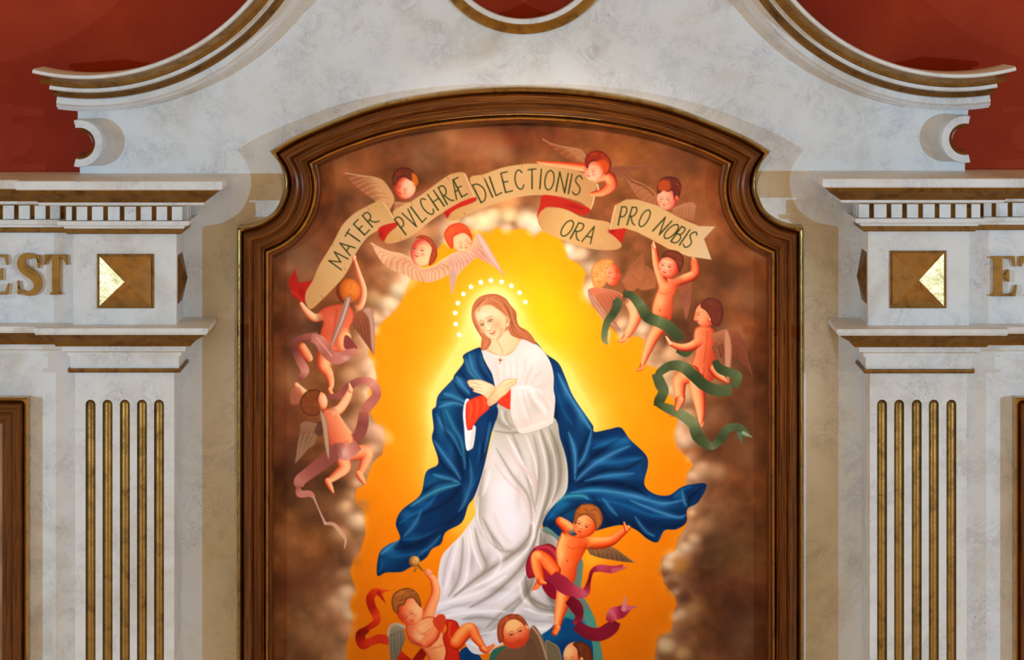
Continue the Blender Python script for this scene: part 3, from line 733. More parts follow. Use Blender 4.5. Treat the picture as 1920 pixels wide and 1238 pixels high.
# far billows first, then those that crowd the edge of the gold
for i in range(70):
    x, y = 505+rc.rand()*940, 215+rc.rand()*1040
    if 720 < x < 1230 and y > 480: continue
    dd = np.array([cen[0]-x, (cen[1]-y)*.6]); dd = dd/np.hypot(*dd)
    lo = y > 820
    puff(x, y, 40+rc.rand()*40, CR3 if (lo or x < 560) and rc.rand() < .8 else CR2, (dd[0]*.8, -.45, .45), .3+.25*rc.rand(), .62)
PB = P0
def edge_ring(off, rad, cols, al, step, fe, lowdark=.3):
    s_ = 0
    while s_ < len(PB):
        q0 = PB[s_]; nn = cen-q0; nn = nn/np.hypot(*nn)
        tg = PB[(s_+3) % len(PB)]-PB[s_-3]; nr = np.array([tg[1], -tg[0]]); nr = nr/max(1e-6, np.hypot(*nr))
        if nr.dot(nn) > 0: nr = -nr
        R_ = rad*(.65+.7*rc.rand()); pt = q0+nr*(off+rc.randn()*4)
        if pt[1] < 1255: puff(pt[0], pt[1], R_, cols if not (pt[1] > 840 and rc.rand() < lowdark) else CR3, (nn[0]*.9, nn[1]*.5-.35, .7), al, fe)
        s_ += max(2, int(R_*step))
edge_ring(46, 44, CR2, .5, .35, .6); edge_ring(24, 34, CR2, .55, .3, .6)
edge_ring(14, 34, CR1, .6, .3, .6)
BILL = [(735, 500, 27, (196, 140, 90)), (748, 545, 23, (226, 200, 162)), (728, 572, 23, (228, 196, 158)), (700, 560, 23, (190, 140, 92)), (700, 600, 16, (216, 176, 136)), (690, 690, 23, (222, 178, 142)), (660, 705, 27, (196, 146, 102)), (706, 812, 21, (226, 172, 140)), (690, 846, 21, (220, 162, 124)), (664, 800, 31, (196, 136, 98)), (672, 975, 27, (230, 190, 150)), (650, 950, 21, (218, 166, 122)), (640, 1000, 25, (186, 136, 90)), (650, 1110, 21, (222, 176, 138)), (628, 1130, 21, (198, 146, 106)), (652, 1180, 25, (196, 130, 88)), (905, 420, 31, (236, 200, 150)), (925, 408, 16, (238, 208, 158)), (880, 420, 16, (234, 206, 170)), (955, 408, 21, (238, 206, 150)), (945, 380, 42, (212, 140, 84)), (985, 415, 25, (240, 206, 166)), (1005, 425, 23, (240, 214, 186)), (1066, 470, 14, (240, 214, 186)), (1090, 480, 16, (232, 190, 150)), (850, 420, 16, (226, 170, 120)), (1108, 545, 18, (240, 196, 150)), (1165, 610, 16, (226, 180, 140)), (1205, 620, 14, (226, 186, 150)), (1260, 665, 31, (220, 170, 126)), (1245, 700, 16, (226, 178, 132)), (1284, 740, 31, (222, 172, 124)), (1290, 780, 21, (214, 160, 110)), (1283, 825, 23, (222, 180, 148)), (1316, 880, 25, (200, 152, 112)), (1300, 893, 14, (212, 166, 130)), (1345, 885, 23, (176, 122, 84)), (1318, 985, 23, (168, 118, 78)), (1285, 1025, 18, (206, 170, 134)), (1300, 1010, 18, (196, 154, 116)), (1252, 1058, 14, (214, 176, 140)), (1275, 1060, 23, (158, 104, 44)), (1256, 1096, 14, (110, 66, 36)), (1282, 1116, 16, (92, 52, 36)), (1278, 1150, 14, (190, 148, 112)), (1250, 1210, 21, (204, 172, 128)), (1280, 1225, 23, (176, 132, 84)), (1275, 845, 10, (200, 110, 60)), (1300, 850, 21, (150, 86, 50)), (1315, 700, 63, (190, 126, 80)), (790, 440, 42, (196, 130, 84)), (700, 470, 31, (168, 100, 62))]
for x, y, r_x, c in BILL:
    c = np.array(c); nn = cen-(x, y); nn = nn/np.hypot(*nn)
    puff(x, y, r_x, [c*.55, c*.75, c*.92, np.minimum(c*1.08, 250)], (nn[0]*.8, -.4, .7), .75, .6)
def blur(A, r):
    for ax in (0, 1):
        for _ in range(2):
            pad = [(0, 0)]*A.ndim; pad[ax] = (r+1, r)
            c_ = np.cumsum(np.pad(A, pad, mode='edge'), axis=ax, dtype=np.float64)
            n_ = A.shape[ax]
            A = ((np.take(c_, range(2*r+1, 2*r+1+n_), axis=ax)-np.take(c_, range(0, n_), axis=ax))/(2*r+1)).astype(np.float32)
    return A
IMG[:] = blur(IMG, 3)*(1+((n3-.5)*.14)[..., None])
# gold light inside
d = np.hypot((gx-985)*1.0, (gy-600)*.82)
gold = ramp(np.clip(d/560+.03*(n1-.5), 0, 1), [(242, 166, 8), (240, 154, 4), (236, 143, 2), (232, 133, 2), (228, 122, 2), (221, 111, 2), (214, 103, 2)])
side = np.clip((gx-950)/300, -1, 1)*np.clip((700-gy)/260, 0, 1)
gold[..., 1] += .05*side*np.clip(1-d/330, 0, 1)
a = sm(DIST, -2.6, 1.6)*1.0
IMG[:] = IMG*(1-a[..., None])+gold*a[..., None]
glow = CLIP = INOPEN
clip()
edge_ring(9, 23, CR1, .65, .5, .55, .3)
for x, y, r_x, c in BILL[-1:0:-1]:
    if True:
        c = np.array(c); nn = cen-(x, y); nn = nn/np.hypot(*nn)
        puff(x-nn[0]*5, y-nn[1]*5, r_x*1.25, [c*.62, c*.8, c*.95, np.minimum(c*1.1, 250)], (nn[0]*.7, -.45, .75), .62, .55)

ki = sm(-DIST, -6, 1)[..., None]; IMG[:] = IMG*(1-ki)+blur(IMG, 2)*ki
CLIP = INOPEN
# orange bounce on the near edges of the clouds inside the opening
k = (np.exp(-np.clip(DIST, 0, 99)/9)*INOPEN*.28)[..., None]
IMG[:] = IMG*(1-k)+C3((240, 150, 40))*k
BODY = [(890, 580), (862, 650), (812, 740), (806, 830), (800, 890), (820, 960), (880, 1010), (960, 1010), (1068, 900), (1118, 800), (1085, 735), (1060, 690), (1000, 630), (962, 570), (930, 548)]
r = pmask(BODY, .5)
g = np.zeros((PH, PW), np.float32); g[r[0]] = 0
DB = np.full((PH, PW), -400, np.float32); DB[r[0]] = r[3]
bb = box(PX0, PY0, PX1, 1080)
sb = sdf(crv(BODY, True, 3).astype(np.float32), bb[1], bb[2]); DB[bb[0]] = sb
fade = np.clip(1-(gy-740)/330, 0, 1)**1.2
k = (np.exp(np.clip(DB, -400, 0)/16)*.75*fade+np.exp(np.clip(DB, -400, 0)/46)*.35*fade)
IMG[:] = IMG*(1-np.clip(k*INOPEN, 0, .93)[..., None])+C3((244, 212, 112))*np.clip(k*INOPEN, 0, .93)[..., None]
blob(1030, 590, 46, 84, (242, 196, 10), .7, -25)
blob(1125, 780, 22, 60, (246, 180, 50), .4, -20)
blob(880, 965, 22, 40, (250, 200, 80), .55, 30); blob(1110, 1040, 30, 30, (252, 190, 60), .5)
clip()
# ---- halo
blob(925, 600, 50, 62, (244, 216, 120), .8, 0, 1.8)
blob(925, 597, 44, 54, (246, 232, 176), .7, 0, 3)

# ================= the woman
fig('painted_woman', 'painted woman in a white robe and blue mantle with crossed hands')
BL = [(3, 24, 54), (4, 37, 78), (12, 66, 112), (26, 92, 156), (80, 146, 190)]
def folds(lst, fat=1.0):
    for pts, w, c, a in lst:
        if sum(c) < 400 and sum(c) > 280: a = min(.95, a*1.4); w = w*1.15
        stroke(pts, w*2.3*fat, c, a*.5, 1, taper=True); stroke(pts, w*.8*fat, c, a*.62, .9, taper=True)
# right side of the mantle
MR = [(1002, 642), (1024, 664), (1047, 681), (1060, 708), (1074, 742), (1100, 781), (1112, 799), (1115, 810), (1142, 805), (1164, 802), (1181, 824), (1210, 852), (1215, 873),
      (1208, 908), (1226, 926), (1254, 929), (1277, 914), (1300, 908), (1325, 909), (1309, 942), (1289, 955), (1287, 980), (1268, 993), (1246, 995), (1233, 1017), (1214, 1011), (1191, 993), (1160, 985), (1100, 1000),
      (1048, 1007), (1019, 990), (1022, 966), (1038, 938), (1050, 925), (1046, 853), (1020, 800), (1010, 700)]
poly(MR, BL[1], .7); clip(MR)
for x, y, rx, ry, c, a in [(1050, 720, 20, 50, (16, 60, 109), .7), (1080, 800, 24, 40, (8, 56, 98), .6), (1075, 790, 10, 30, (6, 38, 82), .6), (1160, 830, 30, 14, (12, 72, 121), .6), (1170, 880, 40, 14, (10, 66, 116), .7),
    (1120, 905, 50, 10, (3, 30, 68), .8), (1110, 930, 60, 10, (8, 60, 107), .7), (1180, 950, 70, 14, (10, 64, 110), .7), (1140, 985, 50, 14, (3, 22, 54), .9), (1060, 960, 24, 16, (16, 84, 123), .7), (1040, 985, 18, 12, (4, 34, 73), .8),
    (1300, 925, 14, 10, (5, 36, 77), .8), (1215, 985, 24, 14, (4, 28, 65), .8), (1120, 830, 20, 20, (4, 34, 73), .7), (1200, 910, 14, 10, (3, 30, 66), .8), (1225, 1005, 10, 8, (12, 50, 96), .5), (1090, 780, 8, 22, (34, 96, 144), .6), (1060, 735, 7, 22, (22, 76, 124), .6), (1140, 832, 30, 7, (26, 94, 146), .7), (1172, 826, 14, 7, (34, 104, 154), .6), (1130, 866, 36, 7, (30, 98, 150), .7), (1186, 862, 20, 6, (22, 84, 136), .6), (1150, 894, 40, 6, (28, 92, 144), .7), (1110, 918, 30, 7, (18, 96, 146), .7), (1180, 932, 50, 7, (26, 90, 142), .7), (1240, 948, 30, 7, (26, 88, 140), .7), (1230, 968, 26, 6, (14, 62, 116), .6), (1050, 945, 16, 10, (24, 110, 152), .7), (1036, 966, 10, 8, (10, 84, 130), .7), (1272, 930, 8, 12, (26, 88, 140), .6), (1310, 918, 10, 6, (14, 62, 114), .6), (1100, 960, 24, 8, (6, 52, 96), .6), (1200, 892, 10, 14, (12, 62, 116), .5), (1076, 850, 6, 26, (26, 82, 130), .5)]:
    blob(x, y, rx, ry, c, a)
Lt, Md, Dk = (64, 134, 180), (18, 88, 140), (1, 14, 38)
folds([
    ([(1046, 700), (1066, 740), (1098, 790), (1108, 806)], 3.5, Lt, .7), ([(1040, 720), (1056, 770), (1076, 800)], 3, Md, .5), ([(1030, 690), (1040, 760), (1046, 800)], 4, Dk, .6),
    ([(1110, 806), (1098, 850), (1084, 876)], 2.6, Lt, .65), ([(1104, 812), (1088, 850), (1076, 868)], 4, Dk, .6), ([(1066, 810), (1078, 850), (1078, 900)], 2.6, Lt, .7), ([(1058, 820), (1068, 860), (1068, 910)], 3.5, Dk, .6),
    ([(1080, 902), (1110, 874), (1150, 850), (1182, 836)], 3.5, Lt, .6), ([(1078, 892), (1120, 850), (1170, 818)], 4, Dk, .6), ([(1110, 842), (1150, 826), (1176, 824)], 4, Md, .8),
    ([(1080, 910), (1130, 884), (1170, 880), (1204, 862)], 4, Dk, .7), ([(1096, 902), (1140, 892), (1190, 888)], 3, Lt, .5), ([(1120, 870), (1160, 866), (1206, 858)], 3, Md, .7),
    ([(1080, 915), (1130, 906), (1180, 912), (1214, 930)], 3.5, Dk, .8), ([(1070, 924), (1120, 920), (1180, 928), (1240, 944), (1282, 938)], 3, Lt, .75), ([(1100, 936), (1160, 944), (1220, 966), (1284, 972)], 3, Md, .8),
    ([(1180, 938), (1230, 958), (1270, 970), (1286, 966)], 2.5, Lt, .8), ([(1130, 934), (1145, 954), (1158, 968)], 2.2, Lt, .5), ([(1110, 930), (1130, 960), (1150, 990)], 6, Dk, .6), ([(1190, 968), (1210, 996), (1228, 1006)], 2.4, Lt, .55),
    ([(1180, 975), (1204, 1000), (1222, 1012)], 4, Dk, .6), ([(1278, 916), (1283, 940), (1288, 950)], 2.4, Lt, .6), ([(1262, 934), (1282, 918), (1298, 912)], 2.4, Md, .8), ([(1290, 950), (1296, 930), (1318, 914)], 4, Dk, .7),
    ([(1040, 944), (1060, 932), (1090, 930), (1104, 936)], 3, (60, 150, 167), .7), ([(1026, 976), (1046, 952), (1070, 944)], 4, Md, .8), ([(1030, 990), (1060, 960), (1090, 950), (1110, 970)], 5, Dk, .6), ([(1246, 994), (1240, 1004), (1232, 1014)], 2, Md, .6), ([(1284, 980), (1262, 988), (1240, 986)], 3, Dk, .6)])
clip()
# veil and blue globe at the bottom
poly([(1018, 990), (1050, 1008), (1090, 1046), (1092, 1078), (1090, 1110), (1106, 1140), (1120, 1180), (1127, 1275), (1040, 1275), (1010, 1180), (1010, 1060)], (96, 108, 100), 1, rim=(70, 130, 120), rimw=7)
poly([(1014, 1190), (1026, 1176), (1050, 1160), (1080, 1152), (1100, 1172), (1116, 1200), (1122, 1275), (1000, 1275)], (6, 62, 112), 1, rim=(30, 130, 150), rimw=7)
poly([(1092, 1146), (1106, 1146), (1118, 1180), (1127, 1240), (1126, 1275), (1112, 1275), (1112, 1220), (1104, 1180)], (70, 132, 116), 1.2)
blob(1040, 1195, 22, 12, (10, 96, 140), .6); blob(1060, 1215, 30, 20, (4, 40, 86), .7)
stroke([(1058, 1150), (1074, 1158), (1086, 1150), (1096, 1146)], 5, (60, 130, 112), .8)
poly([(860, 1226), (880, 1214), (905, 1240), (900, 1275), (850, 1275)], (8, 50, 100))
# dress
DR = [(914, 762), (930, 748), (962, 756), (1036, 780), (1050, 822), (1062, 862), (1065, 900), (1060, 925), (1040, 946), (1023, 968), (1016, 995), (1042, 1010), (1052, 1040), (1044, 1090), (1042, 1150), (1038, 1172), (1022, 1186), (1000, 1196),
      (960, 1204), (930, 1214), (917, 1225), (888, 1226), (872, 1206), (866, 1180), (840, 1166), (808, 1162), (807, 1140), (822, 1122), (821, 1085), (828, 1045), (846, 1022), (864, 1004), (880, 982), (891, 964), (890, 935), (906, 882), (920, 830), (924, 805)]
poly(DR, [(176, 166, 152), (206, 194, 188), (212, 202, 206), (206, 198, 206)], .7, grad=(940, 780, 920, 1190)); clip(DR)
for x, y, rx, ry, c, a in [(935, 785, 16, 16, (160, 152, 138), .6), (975, 880, 40, 50, (214, 204, 204), .6), (1046, 880, 16, 70, (146, 140, 126), .8), (1030, 1040, 20, 60, (120, 112, 104), .8), (945, 930, 30, 60, (222, 216, 226), .8), (960, 985, 30, 40, (222, 214, 226), .8),
    (1020, 900, 16, 60, (168, 158, 148), .7), (905, 940, 10, 30, (170, 158, 156), .6), (870, 1060, 30, 30, (208, 196, 208), .7), (850, 1140, 34, 10, (226, 226, 240), .8), (990, 1070, 20, 60, (150, 140, 134), .5), (905, 1080, 16, 30, (186, 176, 178), .6),
    (960, 1120, 40, 16, (214, 210, 224), .6), (990, 1160, 40, 20, (190, 184, 188), .6), (900, 1160, 40, 12, (176, 172, 176), .6), (1038, 1110, 12, 50, (96, 92, 88), .8), (1000, 1190, 26, 8, (206, 202, 214), .8), (880, 1180, 30, 8, (130, 128, 124), .7),(905, 1206, 20, 8, (206, 202, 220), .8), (925, 860, 12, 30, (216, 206, 208), .6), (1040, 850, 8, 46, (128, 120, 104), .5), (1022, 990, 8, 40, (120, 110, 100), .6), (1000, 860, 5, 40, (176, 160, 150), .5), (884, 1050, 7, 26, (150, 134, 136), .5), (850, 1085, 6, 24, (160, 146, 154), .5), (915, 1050, 7, 22, (168, 154, 158), .5), (930, 1105, 34, 6, (164, 152, 152), .5), (870, 1136, 40, 4, (170, 162, 172), .5), (985, 1110, 8, 26, (140, 130, 126), .5), (905, 950, 6, 34, (176, 164, 162), .5), (972, 920, 6, 36, (190, 172, 172), .5), (1015, 1150, 26, 6, (150, 144, 142), .6), (940, 1172, 30, 6, (160, 156, 158), .6)]:
    blob(x, y, rx, ry, c, a)
G, W, Pk, Bw = (138, 122, 112), (240, 234, 240), (206, 172, 172), (112, 98, 84)
folds([
    ([(925, 808), (960, 812), (1000, 806), (1034, 796)], 2, G, .7), ([(930, 780), (940, 796), (960, 806)], 3, G, .6), ([(948, 770), (950, 790), (966, 804)], 2.4, G, .5), ([(940, 768), (944, 786), (954, 798)], 2, W, .5),
    ([(960, 812), (975, 850), (990, 900), (1004, 960)], 3, G, .5), ([(950, 816), (980, 870), (998, 910)], 2.4, W, .8), ([(940, 822), (970, 868), (1000, 900), (1008, 940)], 2.4, Pk, .8), ([(930, 840), (960, 890), (990, 930), (998, 980)], 2.4, G, .55),
    ([(926, 868), (950, 900), (980, 930), (994, 970), (990, 1010)], 2, Pk, .8), ([(1000, 815), (1010, 860), (1010, 910), (1004, 950)], 3, G, .5), ([(985, 815), (1002, 860), (1008, 900)], 2, W, .6), ([(1014, 806), (1030, 860), (1030, 920), (1012, 980), (1000, 1030)], 4, Bw, .55),
    ([(1008, 810), (1022, 860), (1024, 910), (1006, 980), (994, 1020)], 2.4, W, .6), ([(1030, 802), (1048, 850), (1050, 900), (1036, 940)], 3.5, Bw, .5), ([(1022, 806), (1040, 860), (1040, 920), (1020, 964)], 2, W, .5),
    ([(910, 880), (900, 920), (898, 960), (904, 1000), (930, 1030)], 3, G, .5), ([(898, 930), (896, 970), (910, 1010), (935, 1036)], 2, W, .7), ([(905, 970), (920, 1000), (944, 1030)], 2.5, G, .6),
    ([(996, 984), (990, 1010), (960, 1040), (900, 1080), (850, 1120)], 4, Bw, .55), ([(1000, 975), (1000, 1010), (980, 1040), (930, 1080), (870, 1110)], 3, W, .65), ([(1004, 1010), (980, 1060), (930, 1110), (880, 1140)], 3.5, Bw, .55), ([(1012, 990), (1004, 1040), (976, 1090), (930, 1130)], 3, W, .5),
    ([(1014, 1000), (1010, 1060), (990, 1110), (950, 1160)], 4, Bw, .7), ([(1020, 1010), (1024, 1080), (1040, 1150)], 5, Bw, .7), ([(1000, 1060), (984, 1110), (940, 1150), (910, 1180)], 3, G, .6), ([(1008, 1050), (1000, 1110), (970, 1140), (950, 1176)], 3, W, .6),
    ([(890, 990), (900, 1030), (912, 1060), (902, 1080)], 3, G, .6), ([(880, 990), (888, 1030), (904, 1070)], 2, W, .8), ([(868, 1008), (866, 1050), (858, 1090), (840, 1120)], 3, G, .55), ([(860, 1010), (850, 1050), (840, 1090), (832, 1116)], 3, W, .6), ([(848, 1024), (836, 1060), (830, 1100)], 3, (166, 150, 160), .6),
    ([(876, 1000), (880, 1040), (872, 1090), (852, 1112)], 2, W, .7), ([(930, 1030), (940, 1050), (925, 1080), (890, 1100)], 3.5, W, .6), ([(920, 1000), (936, 1030), (970, 1034), (990, 1020)], 3, G, .5),
    ([(812, 1138), (850, 1126), (900, 1110), (950, 1080)], 3.5, W, .8), ([(815, 1150), (860, 1136), (910, 1124)], 2.6, (170, 160, 166), .7), ([(820, 1160), (870, 1150), (930, 1146), (960, 1150)], 3, W, .7), ([(866, 1162), (900, 1158), (940, 1164)], 3, (136, 130, 128), .7),
    ([(880, 1200), (920, 1184), (950, 1150), (980, 1130)], 4, (150, 146, 146), .8), ([(900, 1190), (940, 1180), (960, 1160)], 2.5, W, .7), ([(980, 1140), (1010, 1150), (1040, 1154)], 3, W, .7), ([(970, 1152), (1000, 1164), (1036, 1166)], 4, (150, 144, 144), .7),
    ([(990, 1120), (1010, 1140), (1040, 1146)], 4, Bw, .5), ([(974, 1090), (980, 1120), (996, 1136)], 3, W, .7), ([(985, 1080), (994, 1120), (1030, 1140)], 4, Bw, .6), ([(1000, 1176), (1018, 1180), (1034, 1172)], 3, W, .8),([(1010, 1090), (1016, 1120), (1040, 1136)], 3, (176, 168, 166), .7),
    ([(920, 880), (912, 910), (905, 930)], 2, W, .6), ([(925, 960), (940, 1000), (960, 1020)], 3, Pk, .4), ([(880, 1206), (900, 1214), (915, 1222)], 2.4, W, .8)])
clip()
# left side of the mantle
ML = [(902, 652), (884, 657), (868, 667), (869, 680), (852, 703), (848, 712), (822, 741), (817, 762), (810, 771), (813, 803), (810, 824), (822, 868), (799, 885), (788, 928), (754, 956), (742, 982), (750, 1010), (729, 1021), (711, 1038), (707, 1079),
      (724, 1074), (752, 1073), (766, 1066), (797, 1048), (810, 1030), (827, 1020), (836, 998), (866, 980), (878, 948), (890, 930), (906, 882), (922, 812), (934, 775), (928, 757), (910, 740), (927, 724), (924, 704), (914, 686), (906, 670)]
poly(ML, BL[1], .7); clip(ML)
for x, y, rx, ry, c, a in [(890, 690, 18, 24, (30, 88, 132), .6), (850, 735, 22, 24, (26, 92, 132), .6), (836, 775, 16, 30, (20, 96, 130), .7), (835, 840, 16, 40, (12, 62, 109), .7), (810, 900, 22, 16, (14, 84, 123), .7), (860, 900, 20, 50, (3, 28, 63), .8),
    (885, 850, 14, 50, (8, 52, 98), .7), (800, 960, 40, 20, (5, 46, 91), .7), (770, 975, 16, 20, (10, 68, 110), .7), (780, 1035, 40, 16, (3, 30, 68), .7), (735, 1040, 22, 12, (12, 78, 119), .8), (840, 960, 24, 30, (3, 30, 66), .7), (905, 800, 12, 40, (14, 54, 102), .7),
    (892, 735, 24, 20, (14, 44, 88), .9), (884, 676, 10, 16, (44, 104, 150), .6), (862, 716, 14, 9, (44, 104, 148), .6), (838, 752, 18, 10, (36, 100, 146), .6), (828, 800, 9, 24, (36, 100, 144), .6), (846, 840, 8, 26, (24, 84, 132), .6), (826, 908, 26, 8, (26, 92, 142), .7), (790, 945, 22, 9, (16, 74, 124), .7), (762, 966, 12, 10, (24, 86, 136), .7), (728, 1032, 14, 8, (26, 92, 142), .8), (722, 1056, 8, 10, (22, 76, 124), .6), (772, 1006, 16, 8, (14, 64, 112), .6), (880, 800, 6, 24, (26, 80, 128), .5), (872, 925, 6, 20, (24, 78, 126), .5), (800, 895, 10, 8, (10, 60, 110), .7), (725, 1062, 14, 12, (10, 56, 98), .6)]:
    blob(x, y, rx, ry, c, a)
folds([
    ([(880, 664), (886, 690), (902, 712), (920, 722)], 3, Lt, .45), ([(872, 670), (880, 696), (898, 716)], 2.4, (96, 150, 172), .5), ([(900, 660), (906, 686), (924, 716)], 3, (40, 90, 132), .6), ([(893, 668), (900, 692), (916, 714)], 2.6, Dk, .45),
    ([(856, 706), (868, 724), (884, 742)], 3, Lt, .6), ([(850, 716), (862, 734), (882, 752)], 2.4, Dk, .6), ([(832, 738), (850, 744), (876, 756)], 3, Lt, .6), ([(822, 750), (845, 750), (870, 760)], 3.5, Dk, .5), ([(862, 694), (874, 712), (886, 726)], 2, Dk, .5),
    ([(822, 764), (850, 756), (872, 762)], 3, (90, 160, 200), .6), ([(818, 776), (830, 800), (850, 820), (866, 856)], 2.4, Lt, .5), ([(836, 768), (850, 800), (866, 830), (872, 880)], 3, (50, 120, 154), .6), ([(826, 770), (836, 810), (858, 850), (868, 890)], 3.5, Dk, .5),
    ([(814, 826), (830, 850), (852, 880), (864, 900)], 3, Lt, .55), ([(815, 840), (826, 866), (850, 890)], 4, Dk, .5), ([(862, 905), (840, 898), (812, 890)], 3, Lt, .7), ([(864, 908), (830, 916), (800, 930), (770, 950)], 3, (60, 140, 167), .7),
    ([(850, 902), (820, 906), (794, 922)], 4, Dk, .6), ([(866, 910), (840, 940), (800, 960), (760, 976)], 4, Dk, .6), ([(820, 926), (800, 950), (770, 968), (748, 982)], 3, Md, .9), ([(790, 958), (776, 985), (756, 1008)], 2.6, Lt, .45),
    ([(880, 860), (884, 900), (872, 940), (860, 960)], 3, Lt, .4), ([(900, 830), (896, 880), (884, 920)], 3, Md, .7), ([(914, 800), (904, 850), (890, 900)], 2.5, Dk, .6), ([(920, 790), (916, 810), (908, 850)], 2, Lt, .4),
    ([(840, 985), (810, 1000), (780, 1010), (752, 1012)], 3, Md, .8), ([(866, 960), (830, 990), (780, 1020), (740, 1030)], 5, Dk, .6), ([(748, 1014), (730, 1026), (714, 1040)], 2.8, Lt, .7), ([(800, 1030), (770, 1040), (735, 1044)], 3, Md, .7), ([(826, 1004), (808, 1024), (780, 1046)], 3, Lt, .35),
    ([(714, 1046), (716, 1060), (710, 1074)], 2.5, Md, .7), ([(875, 820), (876, 850), (880, 880)], 3, Dk, .6)])
clip()
poly([(884, 724), (915, 712), (930, 724), (936, 750), (922, 770), (900, 760), (884, 756)], (14, 44, 88), .8)
# white sleeve lining on the left arm
poly([(872, 752), (878, 748), (882, 760), (878, 800), (884, 806), (892, 800), (888, 835), (882, 843), (874, 842), (870, 800), (868, 775)], (214, 216, 226), .7)
poly([(886, 802), (890, 800), (888, 832), (880, 842)], (214, 196, 186), .6)
# red sleeves
poly([(873, 765), (878, 752), (900, 742), (912, 744), (918, 760), (914, 770), (900, 782), (890, 795), (879, 808), (874, 796)], (226, 58, 30), .7, rim=(190, 36, 22), rimw=5)
poly([(934, 754), (946, 730), (959, 724), (960, 740), (959, 767), (944, 763)], (228, 52, 32), .7)
for i in range(5): stroke([(880+i*7, 754-i*2), (884+i*6, 768-i), (880+i*6, 786-i*4)], 1.4, (176, 30, 20) if i % 2 else (250, 100, 60), .5, .8)
# upper robe
poly([(905, 642), (926, 615), (956, 612), (976, 630), (984, 640), (972, 660), (945, 674), (914, 666)], (206, 160, 116), 1)
UR = [(902, 655), (912, 658), (926, 664), (945, 668), (962, 660), (974, 640), (984, 636), (1002, 643), (1020, 660), (1032, 680), (1038, 704), (1038, 730), (1041, 750), (1038, 784), (1034, 795), (1010, 806), (977, 813), (968, 800), (960, 784), (957, 766), (957, 728),
      (944, 736), (932, 738), (927, 720), (922, 700), (912, 682)]
poly(UR, (214, 200, 194), .7); clip(UR)
for x, y, rx, ry, c, a in [(960, 690, 24, 20, (225, 217, 213), .8), (1000, 670, 24, 24, (225, 217, 215), .8), (985, 735, 26, 10, (223, 215, 217), .8), (1020, 720, 14, 30, (212, 191, 182), .7), (985, 795, 20, 12, (208, 184, 173), .7), (1005, 765, 16, 20, (194, 180, 171), .7), (920, 690, 8, 16, (216, 196, 194), .7), (972, 775, 10, 20, (212, 192, 185), .6), (1020, 785, 14, 14, (210, 189, 180), .6)]:
    blob(x, y, rx, ry, c, a)
folds([([(926, 672), (932, 694), (934, 718)], 2.2, (203, 175, 164), .6), ([(944, 674), (946, 696), (944, 716)], 1.6, (208, 189, 182), .7), ([(956, 674), (958, 696), (954, 720)], 1.6, (205, 184, 178), .6), ([(968, 672), (970, 700), (968, 724)], 1.8, (203, 182, 171), .6),
    ([(986, 668), (984, 690), (976, 724)], 2, (208, 189, 180), .6), ([(1000, 684), (990, 706), (984, 724)], 2.4, (199, 175, 164), .7), ([(1016, 694), (1004, 708), (992, 726)], 2.2, (201, 173, 166), .6), ([(1036, 716), (1014, 724), (996, 730)], 2, (205, 180, 173), .6),
    ([(960, 728), (985, 726), (1000, 730), (1018, 738)], 2.6, (229, 223, 223), .9), ([(996, 732), (1006, 750), (1020, 768), (1024, 780)], 3, (226, 221, 223), .85), ([(988, 732), (998, 756), (1014, 778)], 2.6, (183, 168, 159), .6), ([(1004, 730), (1022, 752), (1030, 772)], 2, (196, 178, 171), .6),
    ([(974, 730), (978, 756), (990, 786)], 2, (226, 217, 215), .7), ([(980, 732), (986, 760), (998, 790)], 2.2, (192, 173, 164), .5), ([(964, 734), (964, 766), (974, 796)], 2, (225, 212, 208), .6), ([(972, 808), (1000, 800), (1032, 788)], 2, (226, 215, 210), .7), ([(1036, 690), (1032, 720), (1036, 760)], 2, (203, 180, 173), .6)])
clip()
# neck and neckline
poly([(918, 630), (950, 622), (964, 620), (972, 636), (970, 648), (958, 660), (944, 667), (932, 664), (916, 656), (908, 650)], [(225, 184, 137), (226, 196, 156), (223, 185, 137)], .8, grad=(910, 640, 972, 650))
stroke([(932, 640), (940, 652), (942, 664)], 2.5, (212, 151, 101), .5, .9); stroke([(950, 664), (964, 655), (973, 641)], 1.8, (208, 163, 111), .6, .8)
# hair
HR = [(932, 552), (914, 552), (898, 558), (887, 572), (884, 590), (888, 608), (898, 626), (903, 634), (902, 645), (903, 657), (914, 654), (921, 642), (920, 634), (934, 634), (950, 618), (953, 616), (958, 628), (970, 634), (986, 638), (1004, 646), (1000, 634), (988, 620), (974, 612), (969, 600), (968, 586), (957, 572), (948, 560)]
poly(HR, (185, 104, 65), 1, rim=(162, 79, 49), rimw=4); clip(HR)
for i, p in enumerate([[(930, 556), (912, 562), (896, 580), (893, 604), (904, 628), (912, 650)], [(934, 556), (950, 566), (958, 584), (966, 606), (984, 624), (1000, 640)], [(938, 556), (955, 574), (962, 600), (974, 618), (994, 632)], [(922, 556), (900, 568), (889, 590), (896, 616), (908, 636)],
    [(926, 560), (906, 572), (898, 592)], [(940, 562), (952, 580), (958, 606), (964, 624), (980, 634)], [(916, 640), (910, 648), (906, 656)], [(944, 570), (954, 586), (960, 604), (968, 622)], [(896, 574), (888, 592), (894, 612)], [(962, 580), (968, 600), (980, 616)]]):
    stroke(p, 1.8, [(214, 146, 96), (135, 65, 41), (208, 134, 86), (126, 56, 39)][i % 4], .6, .9, taper=True)
clip()
